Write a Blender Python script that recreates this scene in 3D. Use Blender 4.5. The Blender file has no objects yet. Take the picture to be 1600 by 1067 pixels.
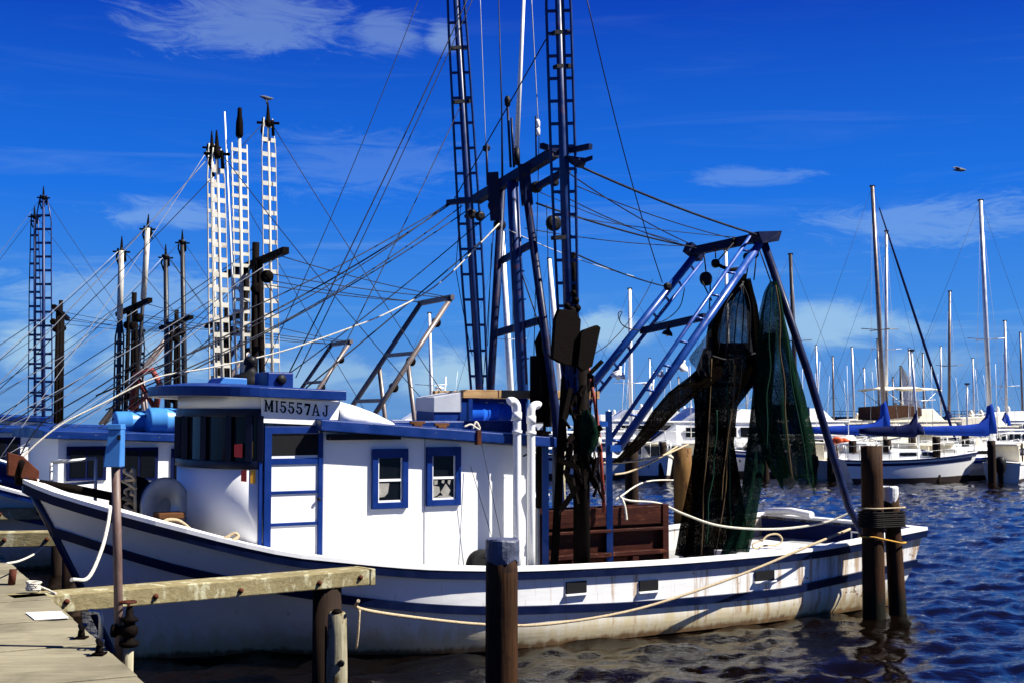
import bpy, math, random
from mathutils import Vector, Matrix
random.seed(7)
SC = bpy.context.scene
COL = SC.collection
R = math.radians
# ------------------------------------------------------------------ camera
FPX, EYE, HZ = 2000.0, 2.8, 652.0            # focal length in photo pixels, eye height, horizon row
PITCH = math.atan((HZ - 533.5) / FPX)
cam = bpy.data.cameras.new('camera'); camo = bpy.data.objects.new('camera', cam); COL.objects.link(camo)
cam.sensor_width = 36; cam.lens = FPX / 1600 * 36; cam.clip_start = .1; cam.clip_end = 20000
camo.location = (0, 0, EYE); camo.rotation_euler = (R(90) + PITCH, 0, 0)
SC.camera = camo
# ------------------------------------------------------------------ sun, sky, exposure
SUN_EL = R(48); SUN_DIR = Vector((.995, -.10))      # horizontal direction towards the sun
SUN_AZ = math.atan2(SUN_DIR.x, SUN_DIR.y)
sl = bpy.data.lights.new('sun', 'SUN'); sl.energy = 5; sl.angle = R(.5); sl.color = (1, .95, .87)
so = bpy.data.objects.new('sun', sl); COL.objects.link(so); so.location = (20, -20, 40)
to = Vector((math.sin(SUN_AZ) * math.cos(SUN_EL), math.cos(SUN_AZ) * math.cos(SUN_EL), math.sin(SUN_EL)))
so.rotation_euler = to.to_track_quat('Z', 'Y').to_euler()
SC.view_settings.view_transform = 'Standard'; SC.view_settings.look = 'None'
SC.view_settings.exposure = 1.2; SC.view_settings.gamma = 1
W = bpy.data.worlds.new('World'); SC.world = W; W.use_nodes = True
SKY_STRENGTH = 0.05


class NT:
    """tiny helper for node trees"""
    def __init__(s, t): s.t = t; s.n = t.nodes; s.l = t.links
    def new(s, k, **kw):
        n = s.n.new(k)
        for a, b in kw.items(): setattr(n, a, b)
        return n
    def put(s, inp, val):
        if hasattr(val, 'is_output'): s.l.new(val, inp)
        else: inp.default_value = val
    def m(s, op, a, b=0.0, c=None):
        n = s.new('ShaderNodeMath', operation=op); s.put(n.inputs[0], a); s.put(n.inputs[1], b)
        if c is not None: s.put(n.inputs[2], c)
        return n.outputs[0]
    def noise(s, vec, scale, detail=4, rough=.55, dist=0):
        n = s.new('ShaderNodeTexNoise'); s.l.new(vec, n.inputs['Vector'])
        n.inputs['Scale'].default_value = scale; n.inputs['Detail'].default_value = detail
        n.inputs['Roughness'].default_value = rough; n.inputs['Distortion'].default_value = dist
        return n.outputs['Fac']
    def ramp(s, fac, stops):
        n = s.new('ShaderNodeValToRGB'); s.l.new(fac, n.inputs[0]); e = n.color_ramp.elements
        while len(e) > 1: e.remove(e[-1])
        e[0].position = stops[0][0]; e[0].color = stops[0][1]
        for p, c in stops[1:]:
            k = e.new(p); k.color = c
        return n.outputs[0]
    def mapr(s, v, a, b, c, d, kind='LINEAR'):
        n = s.new('ShaderNodeMapRange', interpolation_type=kind)
        s.put(n.inputs[0], v)
        for i, x in enumerate((a, b, c, d)): s.put(n.inputs[i + 1], x)
        return n.outputs[0]
    def mix(s, fac, a, b, kind='MIX'):
        n = s.new('ShaderNodeMixRGB', blend_type=kind); s.put(n.inputs[0], fac); s.put(n.inputs[1], a); s.put(n.inputs[2], b)
        return n.outputs[0]
    def vmul(s, vec, k):
        n = s.new('ShaderNodeVectorMath', operation='MULTIPLY'); s.l.new(vec, n.inputs[0]); n.inputs[1].default_value = k
        return n.outputs[0]


def build_world():
    t = NT(W.node_tree); bg = t.n['Background']
    sky = t.new('ShaderNodeTexSky', sky_type='NISHITA'); sky.sun_disc = False
    sky.sun_elevation = SUN_EL; sky.sun_rotation = SUN_AZ
    sky.altitude = 0; sky.air_density = 1.0; sky.dust_density = .35; sky.ozone_density = 3.0
    # clouds, placed by compass direction
    co = t.new('ShaderNodeTexCoord'); sep = t.new('ShaderNodeSeparateXYZ'); t.l.new(co.outputs['Generated'], sep.inputs[0])
    x, y, z = sep.outputs
    az = t.m('MULTIPLY', t.m('ARCTAN2', x, y), 57.2958); el = t.m('MULTIPLY', t.m('ARCSINE', z), 57.2958)
    cmb = t.new('ShaderNodeCombineXYZ'); t.l.new(az, cmb.inputs[0]); t.l.new(el, cmb.inputs[1])
    v = cmb.outputs[0]
    n1 = t.noise(t.vmul(v, (.35, .8, 1)), 1.0, 6, .62, .6)
    n2 = t.noise(t.vmul(v, (.22, .85, 1)), 1.0, 9, .72, 1.5)
    def blob(px, py, rx, ry, nz, gain, k):
        a0 = math.degrees(math.atan((px - 800) / FPX)); e0 = math.degrees(math.atan((HZ - py) / FPX))
        ra = rx / FPX * 57.3; re = ry / FPX * 57.3
        dx = t.m('DIVIDE', t.m('SUBTRACT', az, a0), ra); dy = t.m('DIVIDE', t.m('SUBTRACT', el, e0), re)
        d = t.m('SUBTRACT', 1.0, t.m('SQRT', t.m('ADD', t.m('MULTIPLY', dx, dx), t.m('MULTIPLY', dy, dy))))
        s_ = t.m('ADD', d, t.m('MULTIPLY', t.m('SUBTRACT', nz, .5), k))
        return t.mapr(s_, 0.0, .75, 0.0, gain, 'SMOOTHSTEP')
    out = None
    for b in [(1300, 512, 175, 48, n1, .55, 1.6), (700, 585, 110, 50, n1, .65, 1.5), (955, 515, 85, 40, n1, .6, 1.5),
              (390, 40, 210, 65, n2, .23, 2.6), (600, 45, 80, 40, n2, .22, 2.5), (690, 50, 40, 30, n2, .3, 2.0), (60, 545, 90, 60, n1, .6, 1.5),
              (240, 560, 130, 60, n1, .5, 1.7), (1450, 575, 120, 30, n1, .3, 1.6), (1500, 360, 250, 45, n2, .22, 3), (560, 260, 220, 60, n2, .10, 3),
              (260, 345, 130, 30, n2, .25, 2.6), (480, 590, 160, 45, n1, .4, 1.6), (200, 470, 250, 60, n2, .3, 2.2), (1180, 280, 120, 20, n2, .16, 2.5)]:
        o = blob(*b); out = o if out is None else t.m('MAXIMUM', out, o)
    # thin streaks thickening towards the horizon
    st = t.mapr(t.noise(t.vmul(v, (.07, .9, 1)), 1.0, 5, .6, .8), .5, .85, 0, .32, 'SMOOTHSTEP')
    st = t.m('MULTIPLY', st, t.mapr(el, 2, 14, 1, .1))
    out = t.m('MAXIMUM', out, st)
    # deep polarised blue of the slide film over the physical sky
    deep = t.ramp(t.mapr(el, -2, 90, 0, 1), [(0, (1.0, 2.6, 5.4, 1)), (.03, (.95, 2.6, 5.8, 1)), (.07, (.42, 2.3, 6.8, 1)), (.13, (.05, 1.4, 6.7, 1)), (.22, (.002, .45, 4.4, 1)), (.32, (.002, .28, 2.3, 1)), (1, (.001, .10, .9, 1))])
    base = t.mix(.025, deep, sky.outputs[0])
    cc = t.mix(out, base, (4.4, 6.4, 7.4, 1))
    t.l.new(cc, bg.inputs[0]); bg.inputs[1].default_value = SKY_STRENGTH


build_world()

# ------------------------------------------------------------------ geometry helpers
V = Vector
def ray(px, py):
    xc = (px - 800) / FPX; yc = (533.5 - py) / FPX; c, s = math.cos(PITCH), math.sin(PITCH)
    return V((xc, c - yc * s, s + yc * c))
def P(px, py, d):
    r = ray(px, py); k = d / r.y
    return V((r.x * k, d, EYE + r.z * k))
def PZ(px, py, z):
    r = ray(px, py); k = (z - EYE) / r.z
    return V((r.x * k, r.y * k, z))


class Frame:
    """a boat's own axes: s metres aft of the stem, w metres towards the photographer's side, z up"""
    def __init__(f, ox, oy, ang): f.o = V((ox, oy, 0)); f.a = ang; f.u = V((math.cos(ang), math.sin(ang), 0)); f.v = V((-f.u.y, f.u.x, 0))
    def __call__(f, s, w, z): return f.o + f.u * s - f.v * w + V((0, 0, z))
    def px(f, px, py, w):
        o = f.o - f.v * w; r = ray(px, py); u = f.u
        k = (o.x * u.y - o.y * u.x) / (r.x * u.y - r.y * u.x)
        return V((r.x * k, r.y * k, EYE + r.z * k))
    def loc(f, p):
        q = p - f.o
        return (q.dot(f.u), -q.dot(f.v), p.z)


INV = {}
class MB:
    def __init__(s): s.v = []; s.f = []; s.sm = []
    def add(s, vs, fs, smooth=False):
        n = len(s.v); s.v += [V(a) for a in vs]
        for k, f in enumerate(fs):
            s.f.append([i + n for i in f]); s.sm.append(smooth if isinstance(smooth, bool) else smooth[k])
        return s
    def hexa(s, p):           # 8 corners: bottom ring 0-3, top ring 4-7
        return s.add(p, [(3, 2, 1, 0), (4, 5, 6, 7), (0, 1, 5, 4), (1, 2, 6, 5), (2, 3, 7, 6), (3, 0, 4, 7)])
    def box(s, c, size, ang=0):
        c = V(c); a = V((math.cos(ang), math.sin(ang), 0)) * size[0] / 2; b = V((-math.sin(ang), math.cos(ang), 0)) * size[1] / 2; h = V((0, 0, size[2] / 2))
        return s.hexa([c - a - b - h, c + a - b - h, c + a + b - h, c - a + b - h, c - a - b + h, c + a - b + h, c + a + b + h, c - a + b + h])
    def fbox(s, f, s0, s1, w0, w1, z0, z1):
        return s.hexa([f(s0, w0, z0), f(s1, w0, z0), f(s1, w1, z0), f(s0, w1, z0), f(s0, w0, z1), f(s1, w0, z1), f(s1, w1, z1), f(s0, w1, z1)])
    def beam(s, a, b, w, h, up=(0, 0, 1)):
        a, b = V(a), V(b); t = (b - a).normalized(); up = V(up)
        if abs(t.dot(up)) > .98: up = V((1, 0, 0))
        x = t.cross(up).normalized() * w / 2; y = x.cross(t).normalized() * h / 2
        return s.hexa([a - x - y, a + x - y, b + x - y, b - x - y, a - x + y, a + x + y, b + x + y, b - x + y])
    def prism(s, pts, d):
        n = len(pts); d = V(d); pts = [V(p) for p in pts]
        return s.add(pts + [p + d for p in pts], [list(range(n))[::-1], [n + i for i in range(n)]] + [(i, (i + 1) % n, n + (i + 1) % n, n + i) for i in range(n)])
    def loft(s, rings, closed=True, cap=True, smooth=True):
        n = len(rings[0]); vs = [p for r in rings for p in r]; fs = []; sm = []
        for i in range(len(rings) - 1):
            for j in range(n if closed else n - 1):
                k = (j + 1) % n
                fs.append((i * n + j, i * n + k, (i + 1) * n + k, (i + 1) * n + j)); sm.append(smooth)
        if cap and closed:
            fs.append(list(range(n))[::-1]); fs.append([(len(rings) - 1) * n + j for j in range(n)]); sm += [False, False]
        return s.add(vs, fs, sm)
    def tube(s, pts, r, n=8, cap=True):
        pts = [V(p) for p in pts]; rr = r if isinstance(r, (list, tuple)) else [r] * len(pts); rings = []
        t0 = (pts[1] - pts[0]).normalized(); ref = V((0, 0, 1)) if abs(t0.z) < .9 else V((1, 0, 0))
        x = t0.cross(ref).normalized()
        for i, p in enumerate(pts):
            t = (pts[min(i + 1, len(pts) - 1)] - pts[max(i - 1, 0)]).normalized()
            x = (x - t * x.dot(t)).normalized(); y = t.cross(x)
            rings.append([p + (x * math.cos(2 * math.pi * k / n) + y * math.sin(2 * math.pi * k / n)) * rr[i] for k in range(n)])
        return s.loft(rings, True, cap, True)
    def lathe(s, c, prof, axis=(0, 0, 1), n=20):      # prof: (radius, along)
        c = V(c); a = V(axis).normalized(); x = a.orthogonal().normalized(); y = a.cross(x)
        rings = [[c + a * h + (x * math.cos(2 * math.pi * k / n) + y * math.sin(2 * math.pi * k / n)) * max(r, .0005) for k in range(n)] for r, h in prof]
        return s.loft(rings, True, True, True)
    def ball(s, c, r, n=10, sq=(1, 1, 1)):
        rings = []
        for i in range(n + 1):
            t = math.pi * i / n
            rings.append([V(c) + V((max(math.sin(t), .01) * math.cos(2 * math.pi * k / (2 * n)) * r * sq[0], max(math.sin(t), .01) * math.sin(2 * math.pi * k / (2 * n)) * r * sq[1], -math.cos(t) * r * sq[2])) for k in range(2 * n)])
        return s.loft(rings)
    def build(s, name, mat, parent=None, bevel=0, seg=2, root=None):
        me = bpy.data.meshes.new(name)
        if parent is not None:
            inv = INV[parent.name]; o = bpy.data.objects.new(name, me); o.parent = parent; INV[o.name] = inv
            vs = [inv @ p for p in s.v]
        else:
            lo = [min(p[i] for p in s.v) for i in range(3)]; hi = [max(p[i] for p in s.v) for i in range(3)]
            org = V(((lo[0] + hi[0]) / 2, (lo[1] + hi[1]) / 2, lo[2])); o = bpy.data.objects.new(name, me); o.location = org
            INV[o.name] = Matrix.Translation(-org); vs = [p - org for p in s.v]
        me.from_pydata([tuple(p) for p in vs], [], s.f)
        me.polygons.foreach_set('use_smooth', s.sm); me.materials.append(mat); me.update()
        COL.objects.link(o)
        if bevel:
            b = o.modifiers.new('bevel', 'BEVEL'); b.width = bevel; b.segments = seg; b.limit_method = 'ANGLE'; b.angle_limit = R(50)
        return o


def thing(name, label, cat, loc, rz=0, group=None):
    o = bpy.data.objects.new(name, None); COL.objects.link(o); o.location = loc; o.rotation_euler = (0, 0, rz); o.empty_display_size = .2
    INV[o.name] = (Matrix.Translation(V(loc)) @ Matrix.Rotation(rz, 4, 'Z')).inverted()
    return tag(o, label, cat, group)
def tag(o, label=None, cat=None, group=None, kind=None):
    if label: o['label'] = label
    if cat: o['category'] = cat
    if group: o['group'] = group
    if kind: o['kind'] = kind
    return o
def sag(a, b, drop=.0, n=12):
    a, b = V(a), V(b)
    return [a.lerp(b, i / n) - V((0, 0, 4 * drop * (i / n) * (1 - i / n))) for i in range(n + 1)]
def spline(pts, n=6):
    pts = [V(p) for p in pts]; q = [pts[0] * 2 - pts[1]] + pts + [pts[-1] * 2 - pts[-2]]; out = []
    for i in range(1, len(q) - 2):
        for k in range(n):
            t = k / n; a, b, c, d = q[i - 1], q[i], q[i + 1], q[i + 2]
            out.append(.5 * ((2 * b) + (c - a) * t + (2 * a - 5 * b + 4 * c - d) * t * t + (3 * b - a - 3 * c + d) * t ** 3))
    return out + [pts[-1]]
def lerp_tab(tab, x):
    for (x0, y0), (x1, y1) in zip(tab, tab[1:]):
        if x <= x1: return y0 + (y1 - y0) * max(0, min(1, (x - x0) / (x1 - x0)))
    return tab[-1][1]
def smooth_tab(tab, x):
    xs = [a for a, b in tab]; ys = [b for a, b in tab]; n = len(xs)
    if x <= xs[0]: return ys[0]
    if x >= xs[-1]: return ys[-1]
    i = max(k for k in range(n) if xs[k] <= x); i = min(i, n - 2); h = xs[i + 1] - xs[i]
    def sl(k):
        if k == 0: return (ys[1] - ys[0]) / (xs[1] - xs[0])
        if k == n - 1: return (ys[-1] - ys[-2]) / (xs[-1] - xs[-2])
        return (ys[k + 1] - ys[k - 1]) / (xs[k + 1] - xs[k - 1])
    t = (x - xs[i]) / h; a, b = sl(i) * h, sl(i + 1) * h
    return (2 * t ** 3 - 3 * t * t + 1) * ys[i] + (t ** 3 - 2 * t * t + t) * a + (-2 * t ** 3 + 3 * t * t) * ys[i + 1] + (t ** 3 - t * t) * b


# ------------------------------------------------------------------ materials
MATS = {}
def mat(name, col, rough=.5, var=.12, scale=3.0, metal=0.0, bump=0.0, bscale=30.0, stain=None, spec=.5, stretch=(1, 1, 1)):
    """painted or raw surface: colour varies by noise; stain = (colour, amount, scale, stretch)"""
    m = bpy.data.materials.new(name); m.use_nodes = True; t = NT(m.node_tree); b = t.n['Principled BSDF']
    co = t.new('ShaderNodeTexCoord'); v = co.outputs['Object']
    n = t.noise(t.vmul(v, stretch), scale, 6, .6)
    c = t.mix(t.mapr(n, .25, .75, 0, 1), tuple(k * (1 - var) for k in col) + (1,), tuple(min(1, k * (1 + var)) for k in col) + (1,))
    if stain:
        sc, am, ss, st = stain
        k = t.mapr(t.noise(t.vmul(v, st), ss, 7, .65), 1 - am - .12, 1 - am + .12, 0, 1, 'SMOOTHSTEP')
        c = t.mix(k, c, tuple(sc) + (1,))
    t.l.new(c, b.inputs['Base Color'])
    t.l.new(t.mapr(n, .3, .7, max(rough - .12, .03), min(rough + .12, 1)), b.inputs['Roughness'])
    b.inputs['Metallic'].default_value = metal; b.inputs['Specular IOR Level'].default_value = spec
    if bump:
        bn = t.new('ShaderNodeBump'); bn.inputs['Strength'].default_value = bump; bn.inputs['Distance'].default_value = .02
        t.l.new(t.noise(t.vmul(v, stretch), bscale, 5, .6), bn.inputs['Height']); t.l.new(bn.outputs[0], b.inputs['Normal'])
    MATS[name] = m
    return m


RUST = (.13, .035, .012)
white = mat('white_paint', (.8, .8, .78), .45, .04, 2.0, stain=((.42, .33, .2), .24, 2.2, (2.2, 2.2, .5)), bump=.08, bscale=9)
cabin_white = mat('cabin_paint', (.8, .8, .78), .4, .04, 1.5, bump=.07, bscale=5, stain=((.55, .5, .4), .2, 1.6, (3, 3, .35)))
clean_white = mat('clean_white', (.8, .8, .79), .3, .05, 2)
blue = mat('blue_paint', (.003, .022, .14), .38, .25, 4, stain=((.5, .5, .48), .2, 9, (1, 1, 1)), bump=.06, spec=0.22)
trim = mat('navy_trim', (.0015, .005, .028), .4, .3, 4, bump=.06, stain=((.35, .34, .3), .19, 8, (1, 1, 1)), spec=0.15)
blue_worn = mat('worn_blue_paint', (.003, .022, .13), .4, .3, 5, stain=((.55, .55, .52), .27, 5, (1, 1, 2)), bump=.1, spec=0.22)
mast_blue = mat('mast_blue', (.003, .022, .11), .4, .3, 5, stain=(RUST, .3, 6, (1, 1, 1)), spec=.3)
blue_steel = mat('blue_steel', (.004, .046, .24), .35, .3, 5, stain=(RUST, .3, 6, (1, 1, 1)))
dark_steel = mat('dark_steel', (.006, .011, .045), .45, .5, 5, stain=((.05, .02, .012), .35, 7, (1, 1, 1)), spec=.12)
black = mat('black_iron', (.008, .008, .010), .5, .4, 8, spec=.12)
rusty = mat('rusty_iron', (.07, .02, .010), .8, .5, 9, bump=.3, bscale=40, spec=.12)
rust_dark = mat('dark_rust', (.004, .0025, .002), .75, .5, 9, bump=.3, bscale=40, spec=.04)
redrust = mat('red_oxide', (.20, .018, .008), .7, .4, 7, bump=.2)
galv = mat('galvanised_steel', (.42, .43, .43), .45, .25, 5, metal=.5, stain=((.16, .08, .04), .3, 5, (1, 1, .4)))
pvc = mat('white_pipe', (.78, .78, .76), .35, .05, 4)
rope_m = mat('pale_rope', (.46, .36, .22), .9, .3, 40, bump=.8, bscale=120)
rope_white = mat('white_rope', (.62, .58, .48), .85, .2, 40, bump=.8, bscale=120)
rope_yellow = mat('yellow_rope', (.55, .28, .03), .8, .25, 40, bump=.6, bscale=120)
wire = mat('wire', (.010, .012, .020), .5, .3, 10, spec=.12)
wire_pale = mat('pale_wire', (.35, .36, .38), .5, .2, 10)
hatch_red = mat('varnished_red_wood', (.028, .005, .002), .55, .5, 3, bump=.35, bscale=14, stretch=(.6, .6, 6), stain=((.15, .05, .02), .33, 5, (1, 1, 3)), spec=.12)
grey_panel = mat('grey_sheet', (.36, .38, .42), .5, .15, 3)
black_rubber = mat('black_rubber', (.012, .012, .012), .8, .3, 10, spec=.12)
curtain_m = mat('curtain_cloth', (.26, .245, .22), .9, .3, 12)
letter = mat('black_lettering', (.006, .006, .008), .6, .1, 3, spec=.12)
red_plastic = mat('red_sticker', (.5, .012, .01), .4, .1, 3)
yellow_plastic = mat('yellow_sticker', (.7, .33, .01), .4, .1, 3)
orange = mat('orange_canvas', (.6, .08, .012), .8, .3, 6)
cover_blue = mat('blue_sail_cover', (.003, .028, .24), .75, .25, 5, bump=.4, bscale=8, spec=0.06)
cover_navy = mat('navy_canvas', (.004, .008, .05), .8, .3, 5, bump=.3, bscale=8, spec=0.06)
alu = mat('mast_aluminium', (.55, .56, .58), .35, .1, 3, metal=.35)
mast_dark = mat('dark_mast', (.035, .03, .035), .45, .3, 3, spec=.12)
mast_tan = mat('bronze_mast', (.16, .13, .12), .4, .2, 3, metal=.3)
gel = mat('gelcoat_white', (.78, .78, .75), .25, .06, 1.5, stain=((.4, .37, .3), .2, 2, (1, 1, 1)))
gel_cream = mat('gelcoat_cream', (.74, .68, .52), .3, .08, 2)
navy = mat('navy_hull', (.006, .010, .045), .2, .2, 2, spec=0.3)
sky_blue = mat('light_blue_paint', (.04, .17, .46), .4, .12, 6, stain=((.25, .3, .4), .25, 6, (1, 1, 1)))
barrel_m = mat('blue_plastic', (.05, .22, .52), .35, .1, 4)
barrel_deep = mat('deep_blue_plastic', (.015, .12, .62), .25, .1, 4)
brown_canvas = mat('brown_canvas', (.05, .022, .012), .85, .4, 5, spec=.12)
cream_canvas = mat('cream_canvas', (.75, .68, .5), .8, .08, 5)
bottom_m = mat('antifouling', (.022, .010, .007), .7, .5, 6)
deck_m = mat('deck_paint', (.3, .3, .29), .7, .2, 4)
paper = mat('white_paper', (.8, .8, .78), .8, .02, 3)
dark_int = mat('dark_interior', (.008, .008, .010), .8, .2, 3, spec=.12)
gull_white = mat('gull_feathers', (.6, .6, .58), .8, .2, 20)
gull_grey = mat('grey_feathers', (.10, .10, .11), .8, .3, 20)
glass = mat('dark_glass', (.004, .005, .007), .08, .1, 2, spec=.18)
sailcloth = mat('sailcloth', (.7, .7, .66), .8, .05, 5)
far_wall = mat('breakwater_stone', (.018, .024, .05), .9, .4, .2)


def wood(name, c0, c1, axis=0, rough=.8, scale=5, stain=None, tide=False):
    m = bpy.data.materials.new(name); m.use_nodes = True; t = NT(m.node_tree); b = t.n['Principled BSDF']
    co = t.new('ShaderNodeTexCoord'); v = co.outputs['Object']; st = [6, 6, 6]; st[axis] = .35
    n = t.noise(t.vmul(v, tuple(st)), scale, 8, .65, .4); g = t.noise(v, 1.7, 5, .6, .3)
    c = t.mix(t.mapr(n, .3, .7, 0, 1), c0 + (1,), c1 + (1,))
    c = t.mix(t.m('MULTIPLY', t.mapr(g, .45, .7, 0, 1), .55), c, tuple(k * .35 for k in c0) + (1,))
    gi = t.new('ShaderNodeNewGeometry'); isl = t.mapr(gi.outputs['Random Per Island'], 0, 1, .0, .30)
    c = t.mix(isl, c, tuple(k * .3 for k in c0) + (1,))
    if stain:
        k = t.mapr(t.noise(t.vmul(v, (2, 2, 1)), 3, 6, .7), .52, .62, 0, 1, 'SMOOTHSTEP'); c = t.mix(k, c, stain + (1,))
    if tide:        # wet weed band left by the tide, ragged at its top
        sp = t.new('ShaderNodeSeparateXYZ'); t.l.new(v, sp.inputs[0]); zz = t.m('ADD', sp.outputs[2], t.m('MULTIPLY', t.noise(t.vmul(v, (4, 4, .8)), 3, 5, .6), .7))
        c = t.mix(t.mapr(zz, 3.1, 3.35, 1, 0), c, (.006, .006, .003, 1))
    t.l.new(c, b.inputs['Base Color']); b.inputs['Roughness'].default_value = rough; b.inputs['Specular IOR Level'].default_value = .12
    bn = t.new('ShaderNodeBump'); bn.inputs['Strength'].default_value = .6; bn.inputs['Distance'].default_value = .012
    t.l.new(n, bn.inputs['Height']); t.l.new(bn.outputs[0], b.inputs['Normal'])
    return m


plank = wood('weathered_plank', (.19, .17, .115), (.29, .26, .175), 0)
plank_side = wood('weathered_beam', (.18, .145, .07), (.31, .265, .14), 0, stain=(.40, .38, .25))
pile_wood = wood('creosoted_pile', (.018, .008, .004), (.065, .027, .009), 2, stain=(.012, .006, .004), tide=True)
pile_tan = wood('tan_pile', (.12, .06, .018), (.22, .12, .04), 2, stain=(.05, .02, .008), tide=True)
pile_grey = wood('bleached_pile', (.22, .19, .11), (.45, .42, .30), 2, stain=(.10, .07, .03))
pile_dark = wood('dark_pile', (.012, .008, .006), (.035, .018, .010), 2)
rack_wood = wood('pale_lumber', (.34, .20, .09), (.48, .31, .15), 0)
brown_wood = wood('brown_wood', (.10, .04, .015), (.18, .08, .03), 0)


def hull_material():
    m = bpy.data.materials.new('hull_paint'); m.use_nodes = True; t = NT(m.node_tree); b = t.n['Principled BSDF']
    co = t.new('ShaderNodeTexCoord'); v = co.outputs['Object']; sep = t.new('ShaderNodeSeparateXYZ'); t.l.new(v, sep.inputs[0]); z = sep.outputs[2]; xx = sep.outputs[0]
    n = t.noise(v, 2.2, 6, .6)
    c = t.mix(t.mapr(n, .3, .7, 0, 1), (.66, .67, .66, 1), (.74, .74, .72, 1))
    # water-line scum: a yellow-brown tide band with an uneven top
    drip = t.noise(t.vmul(v, (3.5, 3.5, .35)), 2.0, 7, .7)
    k = t.m('ADD', t.mapr(z, .02, .60, 1, 0), t.m('MULTIPLY', t.m('SUBTRACT', drip, .5), 1.0))
    c = t.mix(t.mapr(k, .2, .9, 0, .85, 'SMOOTHSTEP'), c, (.52, .42, .20, 1))
    k2 = t.m('ADD', t.mapr(z, .03, .17, 1, 0), t.m('MULTIPLY', t.m('SUBTRACT', drip, .5), 1.5))
    c = t.mix(t.mapr(k2, .5, 1.0, 0, .9, 'SMOOTHSTEP'), c, (.16, .075, .022, 1))
    # rust runs, mostly aft
    run = t.noise(t.vmul(v, (5.0, 5.0, .3)), 1.6, 7, .72); aft = t.mapr(xx, 4.5, 11.5, -.05, .09)
    c = t.mix(t.mapr(t.m('ADD', run, aft), .54, .68, 0, .8, 'SMOOTHSTEP'), c, (.33, .19, .07, 1))
    sp = t.noise(t.vmul(v, (1, 1, 1.6)), 7, 8, .75)
    c = t.mix(t.mapr(t.m('ADD', sp, aft), .655, .72, 0, .9, 'SMOOTHSTEP'), c, (.12, .05, .02, 1))
    t.l.new(c, b.inputs['Base Color']); b.inputs['Roughness'].default_value = .42
    bn = t.new('ShaderNodeBump'); bn.inputs['Strength'].default_value = .12; bn.inputs['Distance'].default_value = .02
    t.l.new(t.noise(t.vmul(v, (.6, .6, 4)), 5, 4, .5), bn.inputs['Height']); t.l.new(bn.outputs[0], b.inputs['Normal'])
    return m


def net_material(name, c0, c1, op0, op1):
    m = bpy.data.materials.new(name); m.use_nodes = True; t = NT(m.node_tree); b = t.n['Principled BSDF']
    co = t.new('ShaderNodeTexCoord'); v = co.outputs['Object']
    n = t.noise(t.vmul(v, (9, 9, .6)), 2.5, 7, .7); mesh = t.noise(v, 70, 2, .5)
    t.l.new(t.mix(t.mapr(n, .35, .7, 0, 1), c0 + (1,), c1 + (1,)), b.inputs['Base Color']); b.inputs['Roughness'].default_value = .9
    b.inputs['Specular IOR Level'].default_value = 0
    tr = t.new('ShaderNodeBsdfTransparent'); mx = t.new('ShaderNodeMixShader')
    big = t.mapr(t.noise(t.vmul(v, (3, 3, 1)), 1.2, 4, .6), .4, .7, 1, 0)
    a = t.m('ADD', op0, t.m('MULTIPLY', op1 - op0, t.m('MULTIPLY', big, 1.0)))
    a = t.m('MINIMUM', 1.0, t.m('ADD', a, t.m('MULTIPLY', t.m('SUBTRACT', mesh, .5), 1.2)))
    t.l.new(t.m('MAXIMUM', a, 0.0), mx.inputs[0]); t.l.new(tr.outputs[0], mx.inputs[1]); t.l.new(b.outputs[0], mx.inputs[2])
    t.l.new(mx.outputs[0], t.n['Material Output'].inputs[0])
    return m


hull_m = hull_material()
net_dark = net_material('dark_net', (.001, .001, .001), (.004, .003, .002), .8, 1.0)
net_bag = net_material('holed_net', (.0015, .001, .001), (.004, .003, .002), .7, 1.0)
net_thin = net_material('thin_grey_net', (.008, .009, .012), (.022, .022, .026), .45, .8)
net_green = net_material('green_net', (.002, .007, .005), (.006, .022, .013), .5, .95)


def water_material():
    m = bpy.data.materials.new('harbour_water'); m.use_nodes = True; t = NT(m.node_tree); b = t.n['Principled BSDF']
    co = t.new('ShaderNodeTexCoord'); v = co.outputs['Object']
    n = t.noise(v, .2, 3, .5)
    t.l.new(t.mix(n, (.0014, .0010, .0008, 1), (.0032, .0016, .0006, 1)), b.inputs['Base Color'])
    b.inputs['Roughness'].default_value = .03; b.inputs['IOR'].default_value = 1.33; b.inputs['Specular IOR Level'].default_value = .36
    w1 = t.noise(t.vmul(v, (1, 1.5, 1)), 1.6, 3, .5, .3); w2 = t.noise(t.vmul(v, (1, 1.4, 1)), 5.5, 4, .6, .4)
    h = t.m('ADD', t.m('MULTIPLY', w1, .0), t.m('MULTIPLY', w2, .012))
    bn = t.new('ShaderNodeBump'); bn.inputs['Strength'].default_value = .9; bn.inputs['Distance'].default_value = 1.0
    t.l.new(h, bn.inputs['Height']); t.l.new(bn.outputs[0], b.inputs['Normal'])
    return m


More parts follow.
